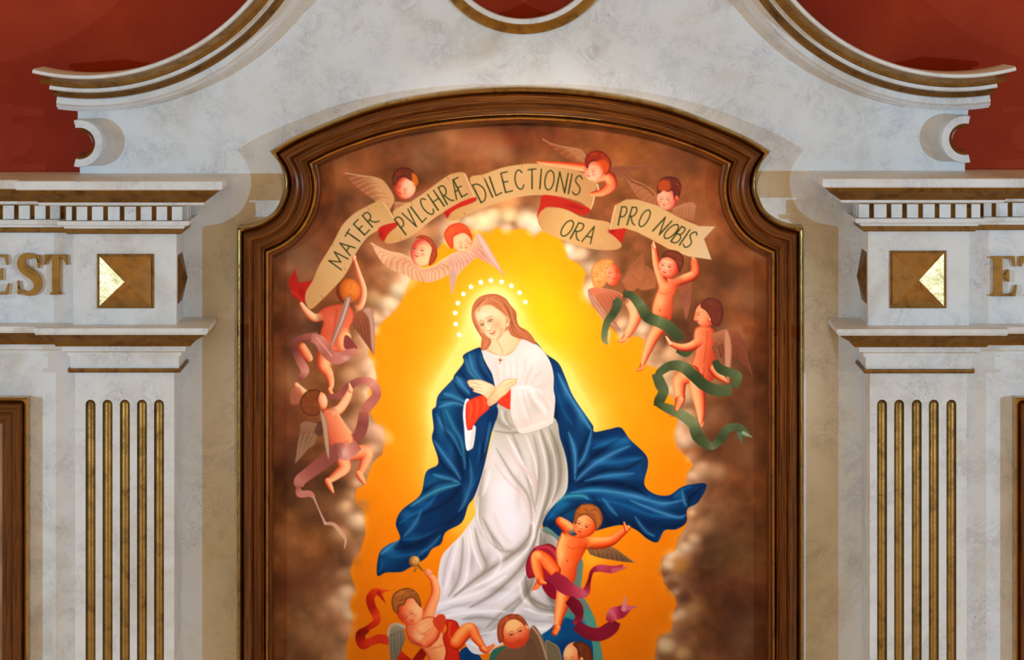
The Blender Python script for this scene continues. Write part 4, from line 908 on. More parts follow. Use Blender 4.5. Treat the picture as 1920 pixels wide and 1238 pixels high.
# face: oval tilted to the lower left
poly([(894, 580), (906, 573), (920, 572), (934, 580), (946, 590), (950, 600), (949, 614), (943, 628), (932, 637), (924, 637), (914, 632), (904, 620), (896, 606), (891, 592)], [(225, 184, 134), (228, 199, 158), (223, 177, 129)], .8, grad=(893, 590, 952, 620), rim=(216, 163, 111), rimw=4)
ff = frame2(918, 606, 32, -20)
blob(*ff(.35, .1), 10, 10, (221, 163, 111), .5); blob(*ff(-.55, .25), 6, 7, (223, 163, 120), .5); blob(*ff(-.1, -.55), 12, 8, (229, 208, 177), .8)
for u, v0, ww in ((-.43, -.10, .13), (.10, -.16, .17)):
    blob(*ff(u, v0-.08), 5.5, 3, (206, 142, 98), 0.72); blob(*ff(u, v0+.14), 5, 2.4, (210, 150, 106), 0.52)
    stroke([ff(u-ww, v0+.03), ff(u, v0-.03), ff(u+ww, v0+.04)], .8, (96, 48, 30), 0.91, .6)
    stroke([ff(u-ww*.9, v0+.05), ff(u, v0+.10), ff(u+ww*.9, v0+.07)], .8, (120, 66, 42), 0.65, .8); blob(*ff(u-.02, v0+.06), 2, 1.4, (70, 42, 32), 0.78)
    stroke([ff(u-ww*1.3, v0-.13), ff(u, v0-.22), ff(u+ww*1.3, v0-.14)], .9, (176, 116, 77), 0.78, .9)
stroke([ff(-.10, -.16), ff(-.15, .06), ff(-.24, .30), ff(-.24, .38)], 1.0, (192, 128, 86), 0.78, .9); stroke([ff(-.26, .38), ff(-.16, .43), ff(-.06, .40)], .9, (160, 88, 60), 0.98, .7)
stroke([ff(-.18, -.08), ff(-.21, .28)], 1.6, (236, 214, 176), 0.91, .9); blob(*ff(-.17, .34), 2.2, 2, (240, 218, 184), 0.91)
blob(*ff(.02, .48), 6, 3, (214, 160, 116), 0.45); blob(*ff(.42, .30), 7, 9, (206, 140, 98), 0.52); blob(*ff(-.45, .28), 4, 5, (214, 150, 116), 0.45); blob(*ff(.18, .25), 6, 6, (224, 152, 120), 0.52)
stroke([ff(-.22, .575), ff(-.13, .60), ff(-.05, .61), ff(.04, .595), ff(.17, .55)], .9, (156, 50, 40), 0.98, .6); stroke([ff(-.14, .66), ff(-.02, .68), ff(.08, .65)], 1.3, (206, 112, 88), 0.98, .7)
stroke([ff(-.10, .78), ff(.06, .79)], 1.4, (200, 140, 100), 0.65, .9); blob(*ff(0, .90), 4, 3, (236, 206, 164), 0.65); stroke([ff(.10, 1.04), ff(.36, .86), ff(.55, .55)], 2.4, (202, 136, 92), 0.65, .9)
stroke([(950, 594), (954, 602), (951, 612)], 2.2, (219, 168, 120), 0.98, .5); blob(952, 609, 1.8, 2, (229, 215, 206), 0.98)
stroke([(914, 560), (903, 572), (897, 584)], 2, (208, 137, 89), 0.91, .8); stroke([(921, 560), (938, 570), (950, 588), (956, 600)], 2.4, (199, 125, 79), 0.91, .8)
# brooch
ball(938.5, 675, 3.4, 3.4, 0, [(99, 34, 17), (180, 77, 34), (225, 163, 94)]); ball(937.5, 681, 2, 2, 0, [(162, 120, 51), (216, 172, 94)])
# hands crossed on the chest
HS = [(196, 122, 80), (222, 164, 118), (230, 186, 142), (234, 204, 168)]
HA = [(876, 716), (880, 712.7), (892, 712), (902, 712.7), (914, 717), (927, 724), (932, 736), (934, 752), (922, 758), (911, 746), (903, 740), (894, 737), (887.6, 734.5), (887, 731), (888, 729.5), (881, 725.8), (877.4, 720)]
poly(HA, [(236, 190, 150), (236, 204, 164), (214, 152, 106)], .7, grad=(878, 712, 930, 756), rim=(208, 140, 98), rimw=2.5)
HB = [(917, 762), (913, 753), (920, 740), (930, 728), (941, 716), (950, 711), (960, 710.3), (968, 711), (968.5, 715), (968, 718.5), (966, 721), (957, 727), (956, 731), (949, 739), (941, 745), (934, 751), (926, 758)]
poly(HB, [(222, 158, 110), (236, 196, 150), (234, 198, 150)], .7, grad=(918, 762, 960, 712), rim=(206, 136, 92), rimw=2.5)
for q in ([(878, 718), (890, 719), (904, 723)], [(882, 725), (893, 726), (906, 729)], [(888, 730.5), (898, 733), (908, 735)], [(968, 715), (958, 718), (944, 726)], [(966, 720), (957, 723), (944, 731)], [(957, 727), (950, 731), (942, 736)], [(914, 750), (924, 738), (934, 730)]):
    stroke(q, .9, (196, 118, 76), .7, .8, taper=True)
for q in ([(880, 715), (892, 715.5), (904, 718)], [(884, 721.5), (895, 722.5), (906, 726)], [(964, 713), (954, 714.5), (944, 720)], [(960, 721), (950, 726), (942, 731)]): stroke(q, 1.1, (244, 216, 180), .5, .9)
blob(877, 717, 1.6, 2, (226, 120, 100), .6); blob(888, 732, 1.6, 1.5, (226, 120, 100), .6)
# crown of twelve stars
fig('painted_star_crown', 'ring of twelve white painted stars round the head')
for x, y in ((861, 628), (854.5, 608), (853.5, 587), (858.5, 568.5), (869, 551.5), (883, 538), (901.5, 529.5), (920.5, 526), (940.5, 528.5), (959, 536), (974, 549), (985, 566.5)):
    ball(x, y, 4.3, 4.3, 0, [(255, 250, 236), (255, 255, 255)], fe=1.6)
    for q in range(5):
        an = math.radians(q*72-90); stroke([(x, y), (x+5.2*math.cos(an), y+5.2*math.sin(an))], [1.6, .5], (255, 252, 240), .8, .6, ids=True, sharp=True)
refig(0)
# ================= the inscribed banner and the cherubs
WC = [(226, 200, 168), (188, 146, 108), (150, 104, 72)]
PALE = [(190, 90, 66), (226, 140, 104), (244, 192, 156), (252, 222, 190)]
RED = [(140, 40, 24), (196, 68, 40), (228, 104, 66), (244, 150, 104), (250, 196, 150)]
def hair(pts, cols, n=10, root=None, seed=1, dark=(80, 40, 26)):
    poly(pts, cols[1], 1, rim=cols[0], rimw=5)
    clip(pts); q = np.random.RandomState(seed); P = crv(pts, True, 4); c = P.mean(0) if root is None else np.array(root)
    for i in range(n):
        e = P[q.randint(len(P))]; m = (c+e)/2+q.randn(2)*3
        m = m+np.array([(e-c)[1], -(e-c)[0]])*.22; e2 = c+(e-c)*.95; s2 = c+(e-c)*.25
        stroke([s2, m, e2], 1.3, cols[2] if i % 2 else dark, .3, .9, taper=True)
    clip()
# --- first winged head, upper left
fig('painted_cherub', 'winged cherub head with dark hair above the left end of the banner')
wing([(730, 392), (738, 372), (722, 344), (706, 334), (680, 330), (648, 325)], [(724, 402), (704, 378), (688, 366), (672, 354), (660, 342), (648, 325)], [(206, 166, 122), (176, 124, 88), (166, 108, 74)], 9, (128, 82, 56))
wing([(740, 380), (770, 380), (786, 366)], [(738, 398), (756, 390), (776, 376)], [(196, 150, 112), (176, 126, 92)], 5, (130, 84, 60))
poly([(766, 372), (790, 358), (800, 354), (796, 362), (776, 376)], (150, 92, 76), 2)
ball(759, 352, 20.5, 22, 28, [(170, 52, 40), (222, 104, 78), (244, 176, 148), (250, 212, 188)], (.5, .1, .8))
hair([(737, 346), (736, 330), (744, 318), (760, 314), (774, 320), (780, 332), (778, 343), (768, 338), (758, 332), (748, 336), (742, 346)], [(60, 32, 28), (110, 50, 32), (190, 100, 50)], 14)
poly([(773, 324), (782, 332), (784, 344), (777, 350), (773, 338)], (206, 110, 30), 1.2)
poly([(760, 338), (772, 340), (777, 348), (768, 360), (758, 352)], (250, 216, 196), 3, .7)
face(755, 354, 17, 28, -.15, 'closed', (130, 50, 40), (180, 50, 50))
# --- second, flying above the banner on the right
fig('painted_cherub', 'red-haired cherub leaning over the banner at the top right')
wing([(1098, 296), (1092, 284), (1080, 279), (1050, 274), (1030, 268), (1018, 261)], [(1096, 306), (1076, 302), (1056, 294), (1044, 284), (1032, 274), (1018, 261)], [(186, 138, 102), (160, 100, 66), (158, 90, 56)], 6, (130, 76, 52), .4, a=.8)
wing([(1143, 316), (1160, 312), (1190, 313), (1224, 311)], [(1143, 332), (1166, 332), (1190, 322), (1224, 311)], [(138, 84, 60), (146, 92, 64)], 6, (110, 64, 48), .4, a=.85)
# --- third winged head, right
fig('painted_cherub', 'winged cherub head with brown hair looking down on the right end of the banner')
wing([(1234, 378), (1226, 360), (1206, 346), (1186, 338), (1170, 327)], [(1236, 392), (1214, 384), (1194, 368), (1182, 350), (1170, 327)], [(176, 116, 82), (172, 120, 84), (166, 112, 76)], 8, (116, 70, 50))
stroke([(1172, 328), (1186, 341), (1208, 350), (1226, 366)], 2, (112, 66, 48), .7)
wing([(1262, 392), (1280, 384), (1298, 381), (1304, 388)], [(1256, 402), (1274, 408), (1290, 412), (1301, 415)], [(186, 132, 96), (168, 114, 80)], 8, (126, 80, 58))
ball(1252, 372, 20, 22, 0, [(176, 60, 56), (220, 120, 100), (242, 180, 152), (248, 206, 182)], (-.5, .1, .8))
hair([(1233, 362), (1232, 348), (1238, 337), (1252, 331), (1268, 334), (1277, 346), (1276, 362), (1270, 376), (1264, 374), (1261, 358), (1252, 360), (1244, 356), (1238, 362)], [(70, 34, 36), (112, 48, 40), (196, 90, 40)], 14, (1262, 340))
poly([(1235, 356), (1234, 343), (1246, 337), (1256, 344), (1256, 356), (1246, 358)], (196, 82, 34), 2.5, .85)
ball(1268.5, 372, 4, 5.5, 0, [(200, 70, 50), (236, 120, 90)]); face(1248, 374, 18, 4, -.25, 'closed', (120, 50, 46), (196, 80, 72))
# --- fourth and fifth, over the golden sky
fig('painted_cherub', 'winged cherub head looking up beside its red-haired twin')
wing([(790, 504), (778, 494), (756, 478), (730, 472), (710, 464), (696, 456)], [(810, 527), (792, 528), (774, 525), (760, 516), (738, 508), (720, 496), (708, 480), (696, 456)], [(226, 190, 160), (206, 160, 130), (214, 180, 152)], 12, (160, 112, 90), .6, (236, 206, 180))
wing([(792, 504), (812, 500), (832, 486), (856, 476), (878, 468)], [(796, 530), (812, 528), (836, 518), (860, 500), (880, 478)], [(232, 202, 176), (208, 166, 140), (222, 190, 168)], 11, (164, 118, 98), .6, (240, 214, 194))
ball(791, 473, 21, 27, 8, [(196, 70, 66), (226, 130, 110), (242, 204, 168), (244, 222, 182)], (.35, .35, .8))
hair([(779, 447), (790, 441), (806, 446), (816, 460), (820, 478), (814, 492), (804, 498), (806, 482), (810, 466), (802, 454), (790, 447)], [(130, 50, 36), (190, 84, 50), (228, 130, 74)], 10)
face(785, 469, 20, 12, -.15, 'open', (110, 60, 60), (176, 60, 60))
fig('painted_cherub', 'red-haired winged cherub head bowed above the crown of stars')
wing([(876, 474), (884, 466), (892, 444), (898, 440), (906, 448)], [(900, 486), (912, 492), (926, 500), (936, 508), (946, 517)], [(226, 194, 176), (206, 150, 140), (216, 180, 176)], 7, (166, 110, 106), .6, (238, 214, 206))
poly([(894, 442), (900, 440), (910, 452), (926, 480), (946, 516), (938, 510), (920, 488), (902, 462)], (224, 204, 208), .8, rim=(190, 160, 166), rimw=3)
wing([(840, 482), (850, 476), (866, 472), (882, 470)], [(846, 552), (851, 530), (862, 512), (880, 494), (894, 482)], [(226, 192, 180), (206, 168, 160), (228, 196, 180)], 10, (160, 120, 112), .5, (238, 212, 200))
poly([(843, 510), (852, 506), (856, 520), (851, 540), (848, 553), (844, 532)], (196, 172, 176), .9)
ball(865, 451, 20.5, 23, -22, [(214, 90, 70), (240, 160, 120), (250, 208, 172), (252, 224, 190)], (.1, .2, .9))
hair([(846, 466), (836, 452), (833, 438), (842, 424), (860, 418), (876, 425), (884, 440), (885, 452), (880, 444), (870, 437), (858, 440), (850, 446), (850, 462)], [(196, 60, 30), (222, 92, 50), (250, 150, 84)], 18, (858, 424), dark=(180, 54, 30))
face(870, 455, 17, -22, .05, 'closed', (190, 90, 80), (206, 90, 80), lw=.7)

# --- banner
fig('painted_banner', 'tan inscription banner with dark green capital letters and red back folds')
BN = [(214, 170, 118), (204, 156, 104), (196, 146, 92)]
R1, R2 = (196, 40, 28), (150, 18, 18)
poly([(552, 503), (557, 520), (558, 531), (588, 526), (576, 544), (574, 566), (563, 567), (548, 554), (541, 532), (543, 520), (549, 512)], (194, 36, 26), .8, sharp=True)
stroke([(545, 546), (556, 552), (566, 564)], 1, (230, 100, 70), .6); blob(566, 548, 6, 8, R2, .5)
poly([(587, 525), (599, 497), (624, 456), (641, 424), (661, 403), (684, 389), (711, 376), (720, 378), (729, 391), (735, 406), (743, 418), (726, 424), (709, 432), (688, 446), (668, 474), (656, 500), (643, 521), (625, 541), (606, 560), (583, 580), (573, 566), (573, 550), (579, 538)],
     [(206, 160, 108), (216, 176, 126), (216, 180, 138), (208, 164, 110)], .7, grad=(580, 560, 735, 400))
stroke([(719, 380), (731, 398), (742, 416)], 1.6, (236, 200, 160), .8)
poly([(737, 397), (772, 377), (803, 356), (837, 331), (852, 325), (867, 323), (874, 328), (882, 347), (892, 371), (866, 378), (834, 396), (800, 420), (776, 440), (752, 452), (730, 457), (721, 452), (728, 438), (746, 421)],
     [(206, 158, 102), (216, 176, 130), (212, 172, 122), (206, 158, 110)], .7, grad=(725, 450, 885, 340))
stroke([(872, 327), (880, 346), (890, 370)], 1.6, (236, 200, 160), .8)
poly([(709, 431), (718, 423), (743, 417), (746, 421), (728, 439), (719, 453), (712, 440)], R1, .7); blob(714, 440, 5, 8, R2, .7)
DIL = [(881, 334), (907, 327), (940, 315), (973, 309), (1007, 307), (1040, 312), (1090, 323), (1118, 340), (1113, 370), (1107, 393), (1090, 380), (1057, 370), (1023, 366), (990, 367), (957, 373), (923, 384), (890, 397), (857, 412), (842, 414), (839, 406), (856, 392), (892, 378), (892, 366)]
poly(DIL, [(206, 160, 106), (218, 180, 132), (214, 172, 120), (202, 150, 102)], .7, grad=(860, 400, 1110, 350))
stroke([(1115, 362), (1112, 380), (1107, 392)], 1.4, (240, 210, 176), .8)
poly([(834, 397), (866, 378), (890, 370), (893, 374), (884, 381), (858, 391), (845, 400), (839, 409), (836, 404)], R1, .7); blob(838, 402, 5, 6, R2, .6)
poly([(1016, 367), (1036, 367), (1057, 372), (1085, 382), (1107, 393), (1092, 404), (1060, 392), (1030, 388), (1018, 394), (1010, 412), (1007, 404), (1012, 386)], (192, 42, 30), .7); blob(1080, 388, 18, 4, R2, .6, 15)
poly([(1008, 410), (1013, 398), (1024, 391), (1048, 390), (1068, 396), (1090, 407), (1116, 412), (1143, 418), (1141, 434), (1148, 440), (1163, 454), (1164, 464), (1149, 469), (1116, 468), (1078, 459), (1048, 447), (1025, 437), (1012, 425)],
     [(206, 156, 102), (222, 184, 128), (214, 170, 118), (206, 160, 112)], .7, grad=(1010, 410, 1160, 460))
poly([(1142, 433), (1150, 428), (1173, 428), (1170, 442), (1165, 455), (1155, 446), (1147, 440)], R1, .7); blob(1147, 434, 6, 4, R2, .7)
poly([(1155, 384), (1174, 374), (1194, 374), (1233, 386), (1271, 407), (1310, 424), (1341, 425), (1320, 448), (1334, 487), (1291, 481), (1252, 466), (1223, 450), (1194, 435), (1171, 428), (1144, 431), (1146, 416)],
     [(208, 166, 116), (218, 180, 130), (222, 180, 128), (224, 202, 176)], .7, sharp=True, grad=(1145, 400, 1335, 460))
stroke([(1154, 386), (1148, 410), (1144, 430)], 1.4, (238, 208, 166), .8)
word('MATER', [(640, 506), (668, 462), (686, 438), (710, 416)], 29)
word('PVLCHRZ', [(761, 440), (797, 413), (834, 386), (877, 364)], 36)
word('DILECTIONIS', [(902, 380), (930, 367), (960, 358), (990, 354), (1020, 355), (1050, 360), (1086, 367)], 37)
word('ORA', [(1047, 440), (1075, 449), (1107, 457)], 33, .22)
word('PRO NOBIS', [(1159, 422), (1180, 422), (1203, 425), (1228, 435), (1252, 450), (1290, 466)], 34, .22, gap=.2)
for a_, b_ in (((622, 455), (626, 462)), ((688, 388), (694, 396)), ((770, 378), (774, 386)), ((838, 331), (842, 338)), ((904, 328), (906, 334)), ((978, 309), (979, 314)), ((753, 452), (751, 446)), ((648, 506), (644, 502)), ((606, 560), (602, 554)), ((872, 404), (870, 398))): stroke([a_, b_], .7, (120, 70, 40), .6, sharp=True)

# the red-haired cherub holds the banner from above, so its body is painted over it
refig(4)
limb([(1096, 315), (1060, 310), (1030, 307), (1008, 304)], [8, 6, 4.5, 2], [(214, 60, 24), (232, 90, 50), (246, 150, 104), (250, 200, 150)], (0, .6, .8))
limb([(1118, 334), (1140, 330), (1146, 346), (1130, 360), (1110, 364)], [9, 10, 11, 8, 4], RED, (-.3, .5, .7))
ball(1114, 318, 19, 22, 18, [(196, 60, 44), (232, 130, 100), (248, 190, 160), (250, 214, 190)], (-.2, .5, .8))
hair([(1098, 312), (1097, 298), (1106, 286), (1122, 282), (1138, 290), (1146, 304), (1144, 318), (1136, 328), (1132, 318), (1128, 306), (1116, 302), (1106, 306), (1102, 316)], [(96, 30, 30), (156, 50, 32), (232, 100, 40)], 18, (1120, 290))
poly([(1120, 302), (1134, 300), (1142, 312), (1136, 326), (1128, 316)], (228, 92, 34), 2.5, .8)
face(1108, 320, 18, 16, -.3, 'closed', (150, 60, 50), (190, 70, 66)); stroke([(1120, 346), (1122, 356)], 2, (250, 220, 180), .7, .8)

# --- sixth, seen from the back at the left
fig('painted_cherub', 'flying cherub seen from behind holding the left end of the banner')
limb([(664, 484), (672, 512), (681, 545), (676, 572), (664, 580)], [3, 5, 7, 7, 7], PALE, (.8, -.2, .5), fade=-.2)
ball(664, 484, 4, 6, 20, PALE)
wing([(656, 590), (664, 588), (684, 580), (694, 578), (699, 588)], [(656, 607), (670, 622), (684, 642), (694, 656), (701, 667)], [(150, 92, 66), (130, 76, 56), (120, 72, 56)], 8, (94, 54, 42))
poly([(680, 582), (690, 576), (698, 582), (702, 610), (703, 640), (701, 667), (696, 650), (694, 620), (690, 596)], (186, 156, 150), .9, rim=(150, 116, 112), rimw=3)
body([(596, 590), (606, 578), (626, 572), (645, 570), (660, 578), (664, 596), (656, 616), (654, 634), (660, 650), (640, 660), (612, 656), (598, 644), (602, 620), (606, 604)], [(198, 92, 66), (206, 96, 70), (222, 120, 88), (244, 178, 132)], 598, 600, 662, 640)
limb([(565, 570), (575, 584), (590, 596), (608, 592)], [4, 6, 8, 8], PALE, fade=-.35)
blob(620, 600, 10, 14, (224, 124, 94), .5); stroke([(632, 580), (628, 610), (622, 640)], 2.4, (166, 64, 44), .5, .9); blob(648, 624, 8, 8, (246, 200, 150), .7)
ball(643, 640, 16, 20, 20, [(210, 110, 80), (240, 180, 130), (250, 222, 170)], (.6, -.1, .6))
poly([(646, 630), (656, 632), (670, 652), (660, 658), (645, 652)], (132, 66, 70), .8, rim=(170, 110, 106), rimw=2)
limb([(566, 650), (574, 664), (580, 672)], [8, 9, 7], SKIN, (.6, 0, .6))
limb([(610, 662), (606, 684), (616, 700), (621, 720), (618, 734)], [15, 12, 9, 6, 3], SKIN, (.5, 0, .7))
blob(616, 682, 7, 6, (246, 206, 140), .6); limb([(618, 730), (621, 737), (626, 741)], [4, 4, 2], SKIN)
MAU = [(104, 54, 52), (146, 84, 82), (190, 126, 122), (218, 168, 164)]
ribbon([(596, 630), (574, 632), (552, 640), (553, 656), (562, 676), (572, 696), (562, 712)], [7, 6, 6, 6, 8, 8, 4], MAU, [.5, .4, .2, .1, .5, .9, .2])
ribbon([(584, 634), (600, 640), (612, 660), (632, 672), (652, 664), (668, 656)], [7, 11, 11, 12, 9, 4], MAU, [.6, .8, .5, .7, .6, .8])
stroke([(594, 634), (608, 650), (622, 668)], 2, (224, 184, 190), .6); blob(648, 672, 8, 5, (214, 190, 206), .7)
ball(653, 546, 23, 24, 0, [(110, 50, 26), (176, 92, 34), (206, 116, 40), (226, 140, 60)], (.5, -.2, .8))
for i in range(14):
    q_ = rng.rand(2)*28-14; stroke([(655+q_[0], 545+q_[1]), (659+q_[0], 549+q_[1]), (655+q_[0], 554+q_[1])], 1.3, [(240, 170, 84), (130, 64, 24)][i % 2], .22, .9)
poly([(648, 560), (655, 556), (658, 562), (650, 590), (638, 620), (622, 650), (618, 652), (624, 630), (634, 602), (640, 582)], (150, 124, 124), .8)
stroke([(654, 560), (644, 594), (622, 648)], [2.6, 2.6, 1], (206, 186, 196), .9, .6)
# --- seventh, left with the mauve scarf
fig('painted_cherub', 'cherub with grey wings and a mauve scarf at the left edge of the clouds')
ribbon([(612, 744), (636, 742), (654, 726), (676, 713), (698, 720), (706, 740), (690, 762), (680, 770)], [4, 7, 8, 6, 9, 9, 10, 9], MAU, [.2, .4, .2, .5, .9, .5, .6, .5])
ribbon([(682, 772), (680, 796), (672, 818), (660, 826)], [9, 11, 11, 8], MAU, [.5, .2, .3, .2])
wing([(604, 796), (594, 796), (572, 792), (564, 798)], [(590, 834), (578, 842), (566, 856), (553, 870)], [(146, 116, 92), (132, 100, 78), (156, 126, 104)], 9, (92, 68, 52), .7, (176, 150, 124))
limb([(592, 752), (576, 742), (562, 730), (556, 722)], [7, 8, 7, 5], PALE)
poly([(548, 730), (560, 726), (568, 740), (560, 756), (546, 758), (544, 744)], (186, 120, 100), 2, .7)
ball(603, 752, 11, 17, -10, PALE, (.6, -.2, .6))
hair([(600, 734), (588, 730), (572, 736), (563, 752), (566, 770), (580, 780), (596, 778), (600, 766), (596, 750)], [(80, 40, 24), (128, 72, 40), (176, 112, 66)], 18)
body([(606, 770), (618, 766), (632, 772), (642, 788), (656, 806), (664, 826), (660, 844), (640, 852), (622, 846), (616, 828), (612, 806), (606, 788)], [(190, 86, 60), (222, 124, 90), (238, 162, 124), (248, 206, 164)], 608, 815, 658, 795)
limb([(618, 776), (636, 768), (650, 748), (657, 730)], [11, 9, 8, 5], PALE, (.3, -.3, .8), fade=.35)
limb([(657, 732), (655, 720)], [5, 2], PALE)
stroke([(634, 778), (646, 796), (658, 812)], 3, (250, 216, 176), .7, .9); stroke([(618, 826), (634, 832), (652, 828)], 2, (196, 90, 60), .5, .9)
limb([(648, 852), (676, 848), (688, 852), (682, 872), (674, 890)], [14, 14, 12, 9, 6], SKIN, (.5, -.2, .7)); limb([(672, 888), (678, 898), (685, 908)], [6, 6, 2], SKIN)
limb([(642, 858), (646, 876), (632, 890), (616, 902)], [12, 12, 9, 6], SKIN, (.3, .2, .7)); limb([(614, 902), (620, 914), (625, 924)], [6, 5, 2], SKIN)
ribbon([(672, 834), (650, 848), (632, 846), (610, 864), (584, 884), (562, 902), (564, 914)], [10, 15, 15, 14, 12, 11, 6], MAU, [.5, .9, .3, .25, .4, .7, .6])
blob(646, 850, 8, 10, (222, 190, 206), .8, 20); stroke([(636, 840), (640, 856)], 2, (150, 96, 110), .6)
ribbon([(560, 912), (562, 926), (580, 926), (588, 932)], [4, 7, 6, 4], MAU, [.4, .8, .7, .8]); stroke([(588, 932), (598, 956), (610, 982)], [2.4, 1.6, 3], (206, 150, 140), .9)
stroke([(610, 982), (626, 984), (640, 1000), (648, 1012), (646, 1028)], [3, 4, 4, 3, 1.5], (212, 160, 136), .8)
poly([(600, 772), (604, 772), (612, 788), (617, 830), (617, 862), (611, 846), (605, 806)], (180, 160, 146), .8, rim=(120, 100, 86), rimw=2)
poly([(594, 796), (602, 790), (606, 812), (600, 818), (590, 812)], (84, 54, 44), 2, .8)
# --- eighth, curly one at the right of the gold
fig('painted_cherub', 'blond curly cherub with folded wings at the right edge of the golden sky')
wing([(1166, 528), (1180, 506), (1194, 488), (1206, 476)], [(1180, 552), (1198, 536), (1208, 508), (1206, 476)], [(150, 92, 64), (168, 106, 72), (172, 110, 72)], 8, (116, 68, 48))
blob(1112, 540, 12, 22, (244, 200, 150), .8); limb([(1172, 556), (1186, 564), (1192, 592), (1180, 622), (1172, 632)], [14, 16, 12, 8, 5], SKIN, (-.4, 0, .8), fade=.3); limb([(1173, 630), (1168, 638), (1160, 640)], [5, 5, 2.5], SKIN)
ball(1147, 514, 15, 23, -10, [(206, 70, 44), (230, 110, 76), (242, 156, 118), (246, 190, 150)], (-.6, -.1, .7))
hair([(1150, 490), (1138, 486), (1122, 490), (1110, 502), (1109, 522), (1116, 540), (1132, 536), (1138, 522), (1136, 508), (1144, 498)], [(206, 130, 60), (232, 176, 104), (250, 216, 150)], 18, dark=(190, 110, 50))
for i in range(14):
    q_ = rng.rand(2); cx_, cy_ = 1113+q_[0]*24, 494+q_[1]*40; stroke([(cx_-3, cy_), (cx_, cy_-3), (cx_+3, cy_), (cx_, cy_+3)], .9, [(250, 220, 150), (190, 112, 56)][i % 2], .6, .7)
face(1149, 512, 19, -8, .15, 'open', (150, 60, 44), (200, 60, 50))
wing([(1104, 544), (1112, 540), (1130, 542), (1150, 546), (1168, 554)], [(1163, 619), (1150, 596), (1146, 584), (1156, 572), (1168, 556)], [(206, 130, 100), (176, 100, 76), (150, 90, 74)], 10, (130, 66, 50))
poly([(1103, 542), (1110, 552), (1120, 570), (1134, 590), (1150, 606), (1163, 620), (1148, 612), (1128, 594), (1112, 572), (1104, 556)], (196, 150, 136), .9, rim=(150, 100, 90), rimw=2.5)
# --- ninth, reaching up to the banner
fig('painted_cherub', 'cherub reaching up with both arms to the right end of the banner')
wing([(1234, 520), (1222, 508), (1212, 500)], [(1228, 540), (1206, 544), (1196, 540)], [(156, 98, 66), (176, 116, 76)], 6, (120, 74, 50))
body([(1232, 522), (1246, 520), (1262, 522), (1276, 526), (1268, 546), (1262, 562), (1262, 582), (1256, 602), (1240, 612), (1226, 602), (1222, 580), (1228, 556), (1234, 540)], [(248, 196, 140), (240, 156, 108), (218, 108, 70), (186, 70, 42)], 1224, 560, 1266, 574)
limb([(1246, 538), (1240, 520), (1232, 496), (1226, 460)], [10, 9, 8, 5], RED, (-.6, 0, .7), fade=.3); limb([(1226, 464), (1225, 454)], [4, 2], PALE)
limb([(1258, 534), (1284, 524), (1302, 514), (1302, 494), (1300, 486)], [9, 10, 9, 7, 4], RED, (-.2, -.7, .7), fade=.3)
blob(1246, 536, 8, 7, (246, 180, 130), .6); blob(1238, 566, 8, 12, (250, 206, 156), .6); stroke([(1236, 548), (1246, 552), (1258, 548)], 1.5, (196, 84, 50), .5, .9); stroke([(1226, 590), (1238, 598), (1254, 592)], 1.6, (190, 76, 46), .5, .9); blob(1237, 582, 1.5, 2, (150, 50, 30), .8)
limb([(1206, 682), (1203, 690), (1196, 695)], [5, 5, 2.5], RED); limb([(1242, 606), (1226, 630), (1216, 652), (1208, 674), (1205, 684)], [13, 11, 9, 6, 3], RED, (-.4, 0, .8))
wing([(1272, 540), (1284, 534), (1297, 530)], [(1286, 600), (1290, 590), (1296, 560)], [(150, 90, 66), (146, 90, 74), (170, 116, 96)], 6, (104, 62, 52))
ball(1255, 500, 20, 21, 15, [(190, 60, 40), (218, 92, 66), (236, 150, 120), (250, 206, 180)], (-.5, 0, .8))
hair([(1240, 484), (1244, 474), (1256, 469), (1272, 472), (1282, 484), (1280, 500), (1274, 512), (1270, 500), (1264, 488), (1252, 482)], [(70, 34, 30), (120, 56, 40), (160, 80, 50)], 12)
face(1250, 500, 19, 14, -.2, 'open', (120, 44, 36), (176, 44, 40)); blob(1254, 491, 10, 3, (250, 214, 186), .6, 12)
# --- green ribbon above
fig('painted_ribbon', 'long green ribbon winding round the cherubs on the right')
GR = [(32, 40, 22), (56, 70, 42), (90, 104, 68), (148, 150, 108)]
ribbon([(1140, 646), (1133, 634), (1138, 606), (1150, 588), (1158, 570), (1152, 562)], [2, 6, 7, 8, 9, 7], GR, [1, .8, .6, .3, .5, .4]); stroke([(1142, 622), (1142, 648)], [3, .8], (170, 176, 150), .8)
ribbon([(1168, 552), (1184, 554), (1200, 572), (1214, 594), (1236, 604), (1258, 616), (1276, 638)], [6, 8, 10, 11, 11, 11, 9], GR, [.3, .4, .7, .3, .75, .4, .25])
ribbon([(1268, 658), (1286, 664), (1298, 650)], [3, 6, 7], GR, [.3, .4, .5])
